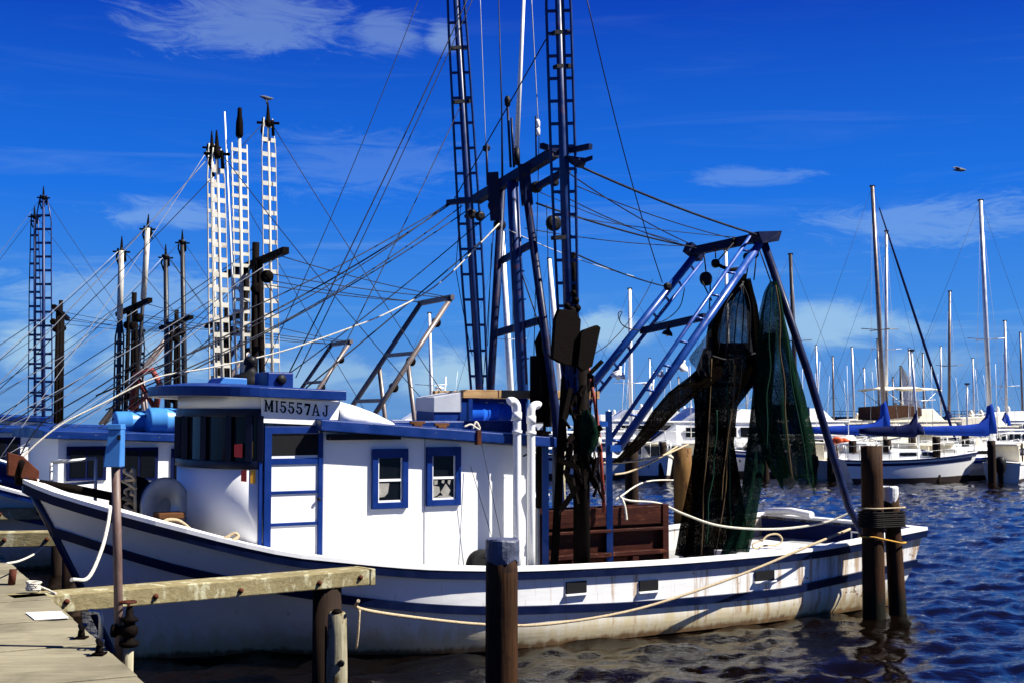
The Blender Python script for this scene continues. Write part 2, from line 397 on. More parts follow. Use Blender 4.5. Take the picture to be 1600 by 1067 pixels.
# ------------------------------------------------------------------ setting
def build_water():
    """one sheet of water to the horizon; the harbour part carries real waves"""
    import numpy as np
    rng = np.random.default_rng(5); ny, nx = 560, 820
    y = 2.0 * (85 / 2.0) ** (np.arange(ny) / (ny - 1)); a = np.tan(np.linspace(-.80, .80, nx))
    Yg = np.repeat(y[:, None], nx, 1); Xg = Yg * a[None, :] * .9; Z = np.zeros_like(Xg)
    for k in range(30):
        lam = .22 * (1.5 / .22) ** (k / 29); th = 2.6 + rng.normal() * .75; kk = 2 * math.pi / lam; amp = .046 / kk
        ph = kk * (math.cos(th) * Xg + math.sin(th) * Yg) + rng.random() * 6.28; fade = np.clip(lam / (Yg * .010), 0, 1)
        Z += amp * fade * (np.sin(ph) + .25 * np.sin(2 * ph + 1.57))
    Z[0] = Z[-1] = -.16; Z[:, 0] = Z[:, -1] = -.16
    co = np.stack([Xg, Yg, Z], -1).reshape(-1, 3); n = len(co)
    idx = np.arange(ny * nx).reshape(ny, nx); q = np.stack([idx[:-1, :-1], idx[:-1, 1:], idx[1:, 1:], idx[1:, :-1]], -1).reshape(-1, 4)
    co = np.vstack([co, [(-9000, -60, -.15), (9000, -60, -.15), (9000, 12000, -.15), (-9000, 12000, -.15)]]); q = np.vstack([q, [(n, n + 1, n + 2, n + 3)]])
    me = bpy.data.meshes.new('water'); me.vertices.add(len(co)); me.vertices.foreach_set('co', co.astype('f').ravel())
    me.loops.add(q.size); me.loops.foreach_set('vertex_index', q.astype('i').ravel()); me.polygons.add(len(q)); me.polygons.foreach_set('loop_start', (np.arange(len(q)) * 4).astype('i'))
    me.polygons.foreach_set('use_smooth', np.ones(len(q), dtype=bool)); me.update(calc_edges=True); me.materials.append(water_material())
    o = bpy.data.objects.new('water', me); COL.objects.link(o); tag(o, kind='structure')
build_water()

BO = Frame(-5.45, 14.44, math.atan2(.519, .854))       # the white trawler in front
E0, E1 = PZ(230, 1067, 1.2), PZ(30, 890, 1.2)           # edge of the dock
ed = (E1 - E0); ed.z = 0; ed.normalize(); en = V((-ed.y, ed.x, 0))      # en points to the dock side (left)
if en.x > 0: en = -en


def make_dock():
    r = thing('dock', 'weathered plank dock with a dark timber edge at the lower left', 'dock', E0 - V((0, 0, 1.2)))
    y = -6.0; k = 0
    mbs = [MB(), MB()]
    while y < 13:
        w = .42 + .02 * math.sin(k * 1.7)
        a = E0 + ed * y; b = a + ed * (w - .018); z0, z1 = V((0, 0, -.075)), V((0, 0, -.004 * (k % 3)))
        q = en * 7
        mbs[0].hexa([a + z0, b + z0, b + q + z0, a + q + z0, a + z1, b + z1, b + q + z1, a + q + z1]); y += w; k += 1
    mbs[0].build('deck_planks', plank, r, .006, 1)
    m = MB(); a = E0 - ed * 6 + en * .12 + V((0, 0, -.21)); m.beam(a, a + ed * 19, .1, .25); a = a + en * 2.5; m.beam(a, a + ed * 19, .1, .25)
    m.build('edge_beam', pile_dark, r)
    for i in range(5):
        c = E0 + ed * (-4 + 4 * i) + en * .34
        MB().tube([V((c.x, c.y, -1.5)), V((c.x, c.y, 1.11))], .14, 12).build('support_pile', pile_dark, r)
    return r
make_dock()
# ------------------------------------------------------------------ shared boat building
GUN_B = [(0, .02), (.02, .30), (.05, .66), (.1, 1.10), (.16, 1.43), (.22, 1.63), (.3, 1.77), (.4, 1.86), (.5, 1.88), (.7, 1.9), (.85, 1.86), (1, 1.76)]
RUB_B = [(0, .02), (.05, .42), (.1, .80), (.16, 1.17), (.22, 1.46), (.3, 1.71), (.4, 1.84), (.5, 1.87), (.7, 1.89), (.85, 1.84), (1, 1.72)]
WL_B = [(0, .02), (.05, .16), (.1, .33), (.16, .56), (.22, 1.06), (.3, 1.54), (.4, 1.76), (.5, 1.82), (.7, 1.84), (.85, 1.77), (1, 1.58)]
KEEL_B = [(0, .02), (1, .1)]
GUN_Z = [(0, 2.08), (.2, 1.97), (.85, 1.74), (1.5, 1.54), (1.94, 1.41), (2.5, 1.27), (2.95, 1.2), (4, 1.06), (4.9, .99), (5.4, .96), (6.6, .93), (7.7, .915), (8.9, .92), (9.6, .93), (10.5, .96), (12.6, 1.12)]
RUB_Z = [(0, 1.62), (.4, 1.48), (.95, 1.28), (1.6, 1.07), (2.4, .88), (3.25, .72), (3.95, .61), (4.87, .51), (6, .45), (7.2, .41), (9.6, .41), (10.5, .48), (12.6, .64)]
S_LV = {'gun': (0, 12.6), 'rub': (.32, 12.42), 'wl': (1.05, 12.02), 'keel': (1.7, 11.6)}


def level(t, lv, k=1.0):
    a, b = S_LV[lv]; s = a + (b - a) * t
    B = {'gun': GUN_B, 'rub': RUB_B, 'wl': WL_B, 'keel': KEEL_B}[lv]
    z = smooth_tab(GUN_Z, s) if lv == 'gun' else smooth_tab(RUB_Z, s) if lv == 'rub' else (0 if lv == 'wl' else -.75)
    return (s * k, smooth_tab(B, t) * k, z * k)


def hull_row(t, k=1.0):
    g, r, w, ke = (V(level(t, n, k)) for n in ('gun', 'rub', 'wl', 'keel'))
    rows = [ke, ke.lerp(w, .55) + V((0, .10 * min(1, t * 3), 0)), w]
    for i in (1, 2, 3): rows.append(w.lerp(r, i / 4) + V((0, .035 * math.sin(math.pi * i / 4) * min(1, t * 2), 0)))
    rows.append(r)
    for i in (1, 2): rows.append(r.lerp(g, i / 3) - V((0, .02 * max(0, 1 - t * 2), 0)))
    rows.append(g)
    return rows


TS = [0, .008, .02, .04] + [.07 + .93 * i / 40 for i in range(41)]


def rail(mb, fr, pts, o0, o1, z0, z1):
    """sweep a rectangle along the boat's outline; pts are (s,w,z), o0..o1 outward of it, z0..z1 above it"""
    n = len(pts); rings = []
    for i, p in enumerate(pts):
        a, b = pts[max(i - 1, 0)], pts[min(i + 1, n - 1)]; tx, ty = b[0] - a[0], b[1] - a[1]; l = math.hypot(tx, ty) or 1
        nx, ny = -ty / l, tx / l
        rings.append([fr(p[0] + nx * o, p[1] + ny * o, p[2] + z) for o, z in ((o0, z0), (o1, z0), (o1, z1), (o0, z1))])
    mb.loft(rings, True, True, False)


def outline(lv, k=1.0, dz=0):
    near = [level(t, lv, k) for t in TS]; far = [(s, -w, z) for s, w, z in near[::-1]]
    return far + near         # stern far -> bow -> stern near ; outward is on the right hand


def deck_edge(t, k, drop):
    g, r = V(level(t, 'gun', k)), V(level(t, 'rub', k)); dd = drop * (.5 + .5 * min(1, t / .35)) * k
    p = g.lerp(r, min(1.0, dd / max(g.z - r.z, .05))); return p.x, max(p.y - .07 * k, .004), g.z - dd


def make_hull(root, fr, k=1.0, mats=None, deck_drop=.35):
    hm, bm, rubm, capm = mats
    up = MB(); lo = MB()
    for sgn in (1, -1):
        rows = [[fr(p[0], p[1] * sgn, p[2]) for p in hull_row(t, k)] for t in TS]
        def tr(r): return r if sgn < 0 else r[::-1]
        up.loft([tr(r[2:]) for r in rows], False, False); lo.loft([tr(r[:3]) for r in rows], False, False)
    last = hull_row(1, k); n = [fr(*p) for p in last[2:]]; f = [fr(p[0], -p[1], p[2]) for p in last[2:]]
    up.add(n + f[::-1], [list(range(len(n) * 2))])
    # inside of the bulwark
    for sgn in (1, -1):
        inn = []
        for t in TS:
            s, w, z = level(t, 'gun', k); w = max(w - .11 * k, .005)
            ds, dw, dz = deck_edge(t, k, deck_drop); inn.append([fr(s, w * sgn, z - .005), fr(ds, max(dw - .02 * k, .004) * sgn, dz - .02)])
        up.loft(inn if sgn > 0 else [q[::-1] for q in inn], False, False)
    h = up.build('hull', hm, root)
    lo.build('underwater_hull', bm, h)
    d = MB(); rows = []
    for t in TS:
        s, w, z = level(t, 'gun', k); ds, dw, dz = deck_edge(t, k, deck_drop); rows.append([fr(ds, dw, dz), fr(ds, 0, dz + .05 * k), fr(ds, -dw, dz)])
    d.loft(rows, False, False, True); d.build('deck', deck_m, root)
    g = outline('gun', k)
    c = MB(); rail(c, fr, g, -.13 * k, .062 * k, -.012 * k, .035 * k)
    s, w, z = level(1, 'gun', k); c.fbox(fr, s - .15 * k, s + .03 * k, -w + .14 * k, w - .14 * k, z - .01 * k, z + .033 * k)
    c.build('cap_rail', capm, h)
    b = MB(); rail(b, fr, g, -.02 * k, .052 * k, -.115 * k, -.014 * k); b.build('gunwale_strake', rubm, h)
    b = MB(); rail(b, fr, outline('rub', k), -.02 * k, .055 * k, -.05 * k, .05 * k); b.build('rub_rail', rubm, h)
    return h


def ladder_boom(root, name, base, top, wid, n, mats, axis, r=.035, rung=.02, flat=False, mid=.0):
    """an outrigger: a heavy pole with two light side rails and rungs"""
    base, top, ax = V(base), V(top), V(axis).normalized()
    o = MB().tube([base, base.lerp(top, .5), top], [r * 1.25, r * 1.1, r * .8], 10).build(name, mats[0], root)
    lad = MB()
    def wd(t): return lerp_tab(wid, t)
    for sg in (-1, 1):
        lad.tube([base.lerp(top, t) + ax * sg * wd(t) for t in [i / 10 for i in range(11)]], r * .42, 6)
    if mid: lad.tube([base.lerp(top, t) + ax * wd(t) * mid for t in [i / 10 for i in range(11)]], r * .45, 6)
    for i in range(n):
        t = (i + .5) / n; c = base.lerp(top, t); w = wd(t)
        if flat: lad.beam(c - ax * w, c + ax * w, rung * .8, rung * 2.6)
        else: lad.beam(c - ax * w, c + ax * w, rung, rung * 1.5)
    lad.build('ladder', mats[1], o)
    return o


# ------------------------------------------------------------------ the white trawler in front
def zs(fr, px, py, w): return fr.loc(fr.px(px, py, w))
FISH = thing('fishing_boat', 'white trawler in the foreground with blue trim and black registration lettering on its wheelhouse', 'fishing boat', BO.o, BO.a)
HULL = make_hull(FISH, BO, 1.0, (hull_m, bottom_m, trim, white))


def glyph_strokes(ch):
    """bold slab-serif strokes on a 1 x 1.0 cell: lists of polygons"""
    def q(x0, y0, x1, y1): return [(x0, y0), (x1, y0), (x1, y1), (x0, y1)]
    if ch == 'I': return [q(.32, .08, .68, .92), q(.15, 0, .85, .08), q(.15, .92, .85, 1)]
    if ch == 'M': return [q(.08, .08, .26, .92), q(.74, .08, .98, .92), [(.26, .92), (.26, .62), (.47, .1), (.56, .1), (.74, .62), (.74, .92), (.515, .36)], q(-.02, 0, .36, .08), q(.64, 0, 1.08, .08), q(-.02, .92, .26, 1), q(.74, .92, 1.08, 1)]
    if ch == '7': return [q(.1, .78, .95, 1), [(.95, .78), (.72, .78), (.30, 0), (.62, 0)], q(.1, .62, .18, .78)]
    if ch == 'A': return [[(.40, 1), (.60, 1), (.22, .08), (.08, .08)], [(.60, 1), (.60, .74), (.72, .08), (.96, .08)], q(.30, .3, .70, .39), q(-.04, 0, .34, .08), q(.58, 0, 1.08, .08)]
    if ch == 'J': 
        arc = [(.62 - .27 + .37 * math.cos(a), .27 + .27 * math.sin(a)) for a in [-math.pi * i / 10 for i in range(11)]]
        arc2 = [(.33 + .16 * math.cos(a), .27 + .15 * math.sin(a)) for a in [-math.pi * i / 10 for i in range(11)]]
        return [[arc[i], arc[i + 1], arc2[i + 1], arc2[i]] for i in range(10)] + [q(.49, .27, .72, .92), q(.34, .92, .88, 1), q(-.02, .24, .2, .4)]
    if ch == '5':
        o = [(.5 + .44 * math.cos(a), .33 + .33 * math.sin(a)) for a in [R(140) - R(320) * i / 16 for i in range(17)]]
        n = [(.47 + .2 * math.cos(a), .33 + .22 * math.sin(a)) for a in [R(140) - R(320) * i / 16 for i in range(17)]]
        return [[o[i], o[i + 1], n[i + 1], n[i]] for i in range(16)] + [q(.16, .86, .9, 1), q(.16, .5, .28, .86), q(.02, .2, .26, .34)]
    return []


def wheelhouse():
    f = BO
    w0 = 1.2; wc = .15; sc = 2.27; ax = .50
    def curve(k, n=22, extra=0, s_aft=2.98):
        """outline from the near aft corner round the front to the far one; k grows it"""
        pts = [(s_aft, wc + w0 + k)] + [(sc - (ax + k) * math.cos(a), wc + (w0 + k) * math.sin(a)) for a in [R(90) - R(180) * i / n for i in range(n + 1)]] + [(s_aft, wc - w0 - k)]
        return pts
    def band(mb, k0, k1, z0, z1, pts_n=22, s_aft=2.98):
        a, b = curve(k0, pts_n, 0, s_aft), curve(k1, pts_n, 0, s_aft)
        mb.loft([[f(p[0], p[1], z0), f(q[0], q[1], z0), f(q[0], q[1], z1), f(p[0], p[1], z1)] for p, q in zip(a, b)], True, True)
    z_sill, z_head, z_top = 2.25, 2.88, 3.06
    m = MB()
    band(m, -.07, 0, 1.17, z_sill); band(m, -.07, 0, z_head, z_top)
    # aft part of the wheelhouse side, behind the door and above the trunk roof
    m.fbox(f, 2.9, 2.995, -1.0, 1.28, .9, 3.04)
    wh = m.build('wheelhouse', cabin_white, FISH)
    # window band: dark frame rails, mullions and panes of dark glass
    fr_ = MB(); band(fr_, -.05, .022, z_sill - .03, z_sill + .06, 22, 2.29); band(fr_, -.05, .022, z_head - .07, z_head + .02, 22, 2.29)
    for a in (-86, -60, -32, -4, 24, 52, 74, 88):
        ca, sa = math.cos(R(a)), math.sin(R(a)); c = (sc - (ax - .01) * ca, wc + (w0 - .01) * sa)
        fr_.beam(f(c[0], c[1], z_sill + .055), f(c[0], c[1], z_head - .06), .09, .07)
    fr_.build('window_frame', mat('dark_frame', (.002, .004, .018), .4, .2, 4, spec=.2), wh, .004)
    segs = [-86, -60, -32, -4, 24, 52, 74, 88]
    for a, b in zip(segs, segs[1:]):
        g = MB(); ang = [R(a + (b - a) * i / 4) for i in range(5)]
        g.loft([[f(sc - (ax - .03) * math.cos(x), wc + (w0 - .03) * math.sin(x), z) for z in (z_sill + .05, z_head - .06)] for x in ang], False, False)
        g.build('window_pane', glass, wh)
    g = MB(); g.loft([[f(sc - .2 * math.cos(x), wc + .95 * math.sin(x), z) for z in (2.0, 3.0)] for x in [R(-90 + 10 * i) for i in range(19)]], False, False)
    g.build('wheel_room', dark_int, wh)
    # stickers
    for (x, y, hw, hh, mt, nm) in ((373, 703, .055, .075, red_plastic, 'red_sticker'), (386, 701, .05, .085, yellow_plastic, 'yellow_sticker'), (379, 742, .04, .065, red_plastic, 'red_sticker'), (390, 743, .04, .075, yellow_plastic, 'yellow_sticker')):
        s, w, z = zs(BO, x, y, 1.22); al = math.acos(max(-1, min(1, (sc - s) / ax)))
        q = [f(sc - (ax + .004 + e) * math.cos(al + da), wc + (w0 + .004 + e) * math.sin(al + da), z + dz) for e in (0, .004) for da, dz in ((-hw / .75, -hh), (hw / .75, -hh * 1.1), (hw / .75, hh), (-hw / .75, hh * .9))]
        MB().hexa(q).build(nm, mt, wh)
    # roof with a deep visor
    rv = MB(); axv = .90; wv = 1.36
    pts = [(3.22, wc + wv)] + [(sc - axv * math.cos(a), wc + wv * math.sin(a)) for a in [R(90) - R(180) * i / 28 for i in range(29)]] + [(3.22, wc - wv)]
    def zt(s): return 3.205 - .03 * s
    n = len(pts); rings = [[f(p[0], p[1], zt(p[0]) - .11) for p in pts], [f(p[0], p[1], zt(p[0])) for p in pts], [f(sc + (p[0] - sc) * .6, p[1] * .6, zt(p[0]) + .045) for p in pts], [f(sc + (p[0] - sc) * .1, p[1] * .1, zt(p[0]) + .06) for p in pts]]
    rv.loft(rings, True, True, False)
    rf = rv.build('wheelhouse_roof', blue, FISH, .008)
    un = MB(); un.loft([[f(p[0], p[1], zt(p[0]) - .113) for p in pts], [f(sc + (p[0] - sc) * .02, p[1] * .02, zt(p[0]) - .113) for p in pts]], True, False, False); un.build('roof_lining', cabin_white, rf)
    # things bolted to the roof
    s, w, z = zs(BO, 432, 592, .6)
    b = MB(); b.fbox(f, s - .17, s + .16, .3, .75, 3.1, 3.34); b.build('blue_roof_box', blue, rf, .02)
    MB().lathe(f(s, .755, 3.25), [(0, 0), (.06, 0), (.06, .02), (0, .02)], -f.v, 14).build('porthole', black, rf)
    s, w, z = zs(BO, 350, 592, .4)
    m = MB(); m.prism([f(s - .2, .2, 3.13), f(s + .18, .2, 3.13), f(s + .18, .2, 3.26), f(s - .10, .2, 3.27)], -f.v * .5); m.build('roof_hatch', sky_blue, rf, .01)
    s, w, z = zs(BO, 391, 590, 0)
    MB().lathe(f(s, 0, 3.12), [(.24, 0), (.24, .12), (.19, .2), (.08, .24), (.05, .32), (.09, .34), (.07, .42), (.02, .44)], (0, 0, 1), 16).build('searchlight', black, rf)
    # board with the registration lettering
    q = [BO.px(*p, 1.385) for p in ((409, 621), (532, 627), (528, 655.5), (502, 656), (498, 664), (409, 660))]
    m = MB(); m.prism(q, f.v * .03); bd = m.build('name_board', cabin_white, FISH, .003)
    a0, a1, b0 = BO.px(413, 642, 1.387), BO.px(514, 651, 1.387), BO.px(413, 623.5, 1.387)
    ex = (a1 - a0); ey = (b0 - a0); L = MB(); adv = 1.0 / 8.05; x = 0.0; out = -f.v
    for i, ch in enumerate('MI5557AJ'):
        wd = {'M': 1.25, 'I': .62, 'J': .95, 'A': 1.15}.get(ch, 1.0) * adv
        for k, poly in enumerate(glyph_strokes(ch)):
            L.prism([a0 + ex * (x + u_ * wd * .86) + ey * v_ + out * .0005 for u_, v_ in poly], out * (.003 + .00012 * (k % 7)))
        x += wd + (.03 if ch == 'A' else 0)
    L.build('registration_lettering', letter, bd)
    # door with blue posts, dark upper opening and white lower panels
    d0, _, zt_ = zs(BO, 421, 671, 1.36); d1, _, _ = zs(BO, 500, 671, 1.36)
    m = MB(); m.fbox(f, d0, d1, 1.30, 1.362, .95, 2.70); dr = m.build('wheelhouse_door', cabin_white, FISH)
    m = MB()
    pa, _, _ = zs(BO, 405, 700, 1.37); pb, _, _ = zs(BO, 411, 700, 1.37); pc, _, _ = zs(BO, 413, 700, 1.37)
    m.fbox(f, pa, pb, 1.3, 1.375, 1.24, 2.84); m.fbox(f, pb + .012, d0 + .02, 1.3, 1.392, 1.24, 2.70)
    m.fbox(f, d1 - .025, d1 + .03, 1.3, 1.385, .9, 2.62); m.fbox(f, d0 + .021, d1 - .026, 1.3, 1.38, 2.62, 2.70)
    m.build('door_frame', blue, dr, .004)
    for y in (720, 768.5, 818):
        _, _, z = zs(BO, 460, y, 1.37); h = .035 if y == 720 else .018
        MB().fbox(f, d0 + .022, d1 - .027, 1.3, 1.378, z - h, z + h).build('door_rail', blue, dr, .003)
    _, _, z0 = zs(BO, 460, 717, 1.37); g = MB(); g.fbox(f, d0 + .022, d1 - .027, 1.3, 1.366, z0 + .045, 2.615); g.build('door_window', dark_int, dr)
    k = zs(BO, 497, 779, 1.37); MB().lathe(f(k[0], 1.362, k[2]), [(.012, 0), (.012, .03), (.02, .035), (.02, .05), (0, .055)], -f.v, 8).build('door_handle', black, dr)


def window(x0, y0, x1, y1, cur, host):
    f = BO; s0, _, z1 = zs(f, x0, y0, 1.38); s1, _, z0 = zs(f, x1, y1, 1.38); t = .075; tt = .11
    m = MB(); W0, W1 = 1.33, 1.392
    m.fbox(f, s0, s0 + t, W0, W1, z0, z1); m.fbox(f, s1 - t, s1, W0, W1, z0, z1); m.fbox(f, s0 + t, s1 - t, W0, W1 - .002, z0, z0 + t); m.fbox(f, s0 + t, s1 - t, W0, W1 - .002, z1 - tt, z1)
    fr = m.build('window', blue, host, .004)
    a0, a1, c0, c1 = s0 + t, s1 - t, z0 + t, z1 - tt; zm = c0 + (c1 - c0) * .5; t = .016
    m = MB(); m.fbox(f, a0, a0 + t, 1.34, 1.374, c0, c1); m.fbox(f, a1 - t, a1, 1.34, 1.374, c0, c1); m.fbox(f, a0 + t, a1 - t, 1.34, 1.372, c0, c0 + .024); m.fbox(f, a0 + t, a1 - t, 1.34, 1.376, zm - .014, zm + .014)
    m.build('sash', cabin_white, fr)
    g = MB(); g.fbox(f, a0 + t, a1 - t, 1.34, 1.358, c0 + .024, zm - .014); g.fbox(f, a0 + t, a1 - t, 1.34, 1.355, zm + .014, c1); g.build('window_pane', glass, fr)
    m = MB(); B0 = c0 + .03; H_ = zm - .03 - B0; A = a0 + t + .005; Wd = a1 - t - A - .005
    def fold(p, k): m.prism([f(A + u_ * Wd, 1.361 + k * .002, B0 + v_ * H_) for u_, v_ in p], -f.v * .003)
    if cur == 0: fold([(0, .15), (.25, .18), (.42, .4), (.48, 1), (0, 1)], 0)
    else:
        fold([(0, 0), (.2, .1), (.35, .3), (.3, .62), (0, .7)], 0); fold([(.36, .3), (.5, .06), (.75, .1), (.85, .4), (.62, .8)], 1); fold([(.05, .74), (.2, .76), (.22, 1), (.04, 1)], 2); fold([(.4, .85), (.52, .8), (.55, 1), (.42, 1)], 3); fold([(.7, .84), (.8, .7), (.86, 1), (.72, 1)], 4); fold([(.15, 0), (.9, 0), (.8, .08), (.3, .09)], 5)
    m.build('curtain', curtain_m, fr)


def trunk():
    f = BO; fs, _, _ = zs(f, 830, 800, 1.35)
    z0 = zs(f, 502, 655, 1.55); z1 = zs(f, 870, 683, 1.55); SA, SB = z0[0], z1[0]
    def zr(s): return z0[2] + (z1[2] - z0[2]) * (s - SA) / (SB - SA)
    m = MB(); T = .125
    def sec(s, w0, w1, zb): return [f(s, w0, zb), f(s, w1, zb), f(s, w1, zr(s) - T - .003), f(s, w0, zr(s) - T - .003)]
    m.loft([sec(3.0, -1.35, 1.35, .82), sec(fs, -1.35, 1.35, .56)], True, True, False)
    tr = m.build('deckhouse', cabin_white, FISH, .012)
    mr = MB(); rings = []
    for s in (SA, 3.6, 4.4, 5.2, SB):
        rings.append([f(s, -1.55, zr(s) - T), f(s, 1.55, zr(s) - T), f(s, 1.55, zr(s)), f(s, .9, zr(s) + .04), f(s, 0, zr(s) + .055), f(s, -.9, zr(s) + .04), f(s, -1.55, zr(s))])
    mr.loft(rings, True, True, False); rf = mr.build('deckhouse_roof', blue_worn, FISH, .01)
    m = MB(); m.fbox(f, 4.05, 6.0, -.9, .95, zr(5) - .03, zr(4.1) + .07); m.build('roof_hatch', blue_worn, rf, .02)
    m = MB(); m.fbox(f, 3.04, 3.95, 1.34, 1.46, zr(3.4) - T - .075, zr(3.4) - T - .008); m.build('roof_batten', black, rf)
    # white moulded hump between wheelhouse and deckhouse roof
    m = MB(); rings = []
    for s, h in ((3.23, .30), (3.35, .31), (3.55, .27), (3.75, .20), (3.9, .11), (3.98, .02)):
        b = zr(s) - .01; rings.append([f(s, 1.32 * math.cos(a), b + h * max(0, math.sin(a)) ** .45) for a in [math.pi * i / 16 for i in range(17)]])
    m.loft(rings, True, True, True); m.build('roof_fairing', clean_white, rf)
    window(582, 701, 637.5, 793, 0, tr); window(667, 698, 720, 788.5, 1, tr)
    # seam strip, corner post
    s, _, _ = zs(f, 663, 800, 1.36); MB().fbox(f, s, s + .012, 1.34, 1.357, .7, zr(s) - T - .005).build('seam_strip', grey_panel, tr)
    MB().fbox(f, fs - .055, fs + .02, 1.30, 1.375, .56, zr(fs) - T - .004).build('corner_post', blue_worn, tr, .006)
    # two white vent pipes with goosenecks
    for (xb, ztop, dx, first) in ((796, 622, -1, 1), (818, 628, 1, 0)):
        s, _, _ = zs(f, xb, 800, 1.42); _, _, zt = zs(f, xb, ztop, 1.42); pts = [f(s, 1.415, .5), f(s, 1.415, 1.8), f(s, 1.415, zt - .12)]
        c = f(s + dx * .085, 1.415, zt - .12)
        w_ = 1.60
        pts = [f(s, w_, .6), f(s, w_, 1.8), f(s, w_, zt - .12)] + [f(s + dx * .085 * (1 - math.cos(a)), w_, zt - .12 + .085 * math.sin(a)) for a in [R(i * 15) for i in range(1, 8)]] + [f(s + dx * .12, w_, zt - .045)]
        p = MB().tube(pts, .052, 14).build('vent_pipe', pvc, tr)
        m = MB(); q = zt - .22
        m.tube([f(s, w_, q - .05), f(s, w_, q + .05)], .062, 14); m.build('pipe_collar', pvc, p); MB().tube([f(s, w_, zr(s) + .01), f(s, w_, zr(s) + .05)], .066, 14).build('pipe_collar', pvc, p)
    # guy wires in front of the wall
    for a, b in (((735, 727, 1.40), (772, 850, 1.62)), ((752, 690, 1.56), (785, 850, 1.62))):
        MB().tube([f.px(*a), f.px(*b)], .004, 5).build('guy_wire', wire, tr)
    # roof clutter
    for (x, y, w) in ((652, 664, 1.3), (690, 665, 1.3), (850, 676, 1.3)):
        s, _, _ = zs(f, x, y, w); m = MB(); m.fbox(f, s - .06, s + .06, w - .03, w + .03, zr(s) + .001, zr(s) + .05); m.fbox(f, s - .1, s + .1, w - .02, w + .02, zr(s) + .04, zr(s) + .075); m.build('roof_cleat', brown_wood, rf, .006)
    s, _, _ = zs(f, 839, 676, 1.3); m = MB(); m.fbox(f, s - .09, s + .07, 1.22, 1.36, zr(s) + .07, zr(s) + .18); m.tube([f(s, 1.28, zr(s)), f(s, 1.28, zr(s) + .08)], .015, 6); fl = m.build('floodlight', black, rf, .008)
    MB().fbox(f, s - .07, s + .05, 1.355, 1.366, zr(s) + .085, zr(s) + .165).build('light_glass', grey_panel, fl)
    MB().tube([f(s - .3, 1.56, zr(s) - .02), f(s - .31, 1.60, zr(s) - .1), f(s - .29, 1.58, zr(s) - .2), f(s - .33, 1.5, zr(s) - .24)], .012, 6).build('roof_hook', black, rf)
    s, _, _ = zs(f, 748, 676, 1.55); m = MB(); m.fbox(f, s - .03, s + .025, 1.50, 1.575, zr(s) - .16, zr(s) + .015); m.build('tie_plate', rusty, rf)
    pts = [f.px(x, y, 1.4) + V((0, 0, .01)) for x, y in ((725, 668), (735, 664), (742, 668), (750, 672), (744, 660), (738, 672))]; MB().tube(spline(pts, 4), .014, 6).build('rope_tail', rope_white, rf)
    # grey sheet box and rack of lumber carried above the roof
    s0, _, zt = zs(f, 678, 614, .7); s1, _, _ = zs(f, 719, 614, .7); m = MB(); m.fbox(f, s0, s1, .2, .7, zr(5), zt - .22); bx = m.build('roof_locker', blue, rf, .01)
    m = MB(); m.hexa([f(s0 - .01, .72, zt - .24), f(s1 + .01, .72, zt - .24), f(s1, .18, zt - .22), f(s0, .18, zt - .22), f(s0 - .01, .72, zt - .05), f(s1 + .01, .72, zt + .02), f(s1, .18, zt + .02), f(s0, .18, zt - .05)]); m.build('locker_lid', grey_panel, bx, .006)
    a, b = f.px(722, 619, .35), f.px(935, 602, .35)
    m = MB(); la, lb = f.loc(a), f.loc(b); zz = la[2]
    MB().fbox(f, la[0], lb[0], .30, .38, zz - .02, zz + .09).build('lumber_beam', rack_wood, rf, .006); MB().fbox(f, la[0], lb[0], -.5, -.42, zz - .02, zz + .09).build('lumber_beam', rack_wood, rf, .006)
    m = MB()
    for s in (la[0] + .12, la[0] + .95): 
        for w in (.34, -.46): MB().fbox(f, s - .03, s + .03, w - .03, w + .03, zr(s), zz - .021).build('rack_post', blue, rf)
    m.fbox(f, la[0] + .02, la[0] + 1.05, .24, .299, zz - .075, zz - .023); m.build('rack_rail', blue, rf)
    return zr, zz


wheelhouse()
ZR, ZRACK = trunk()


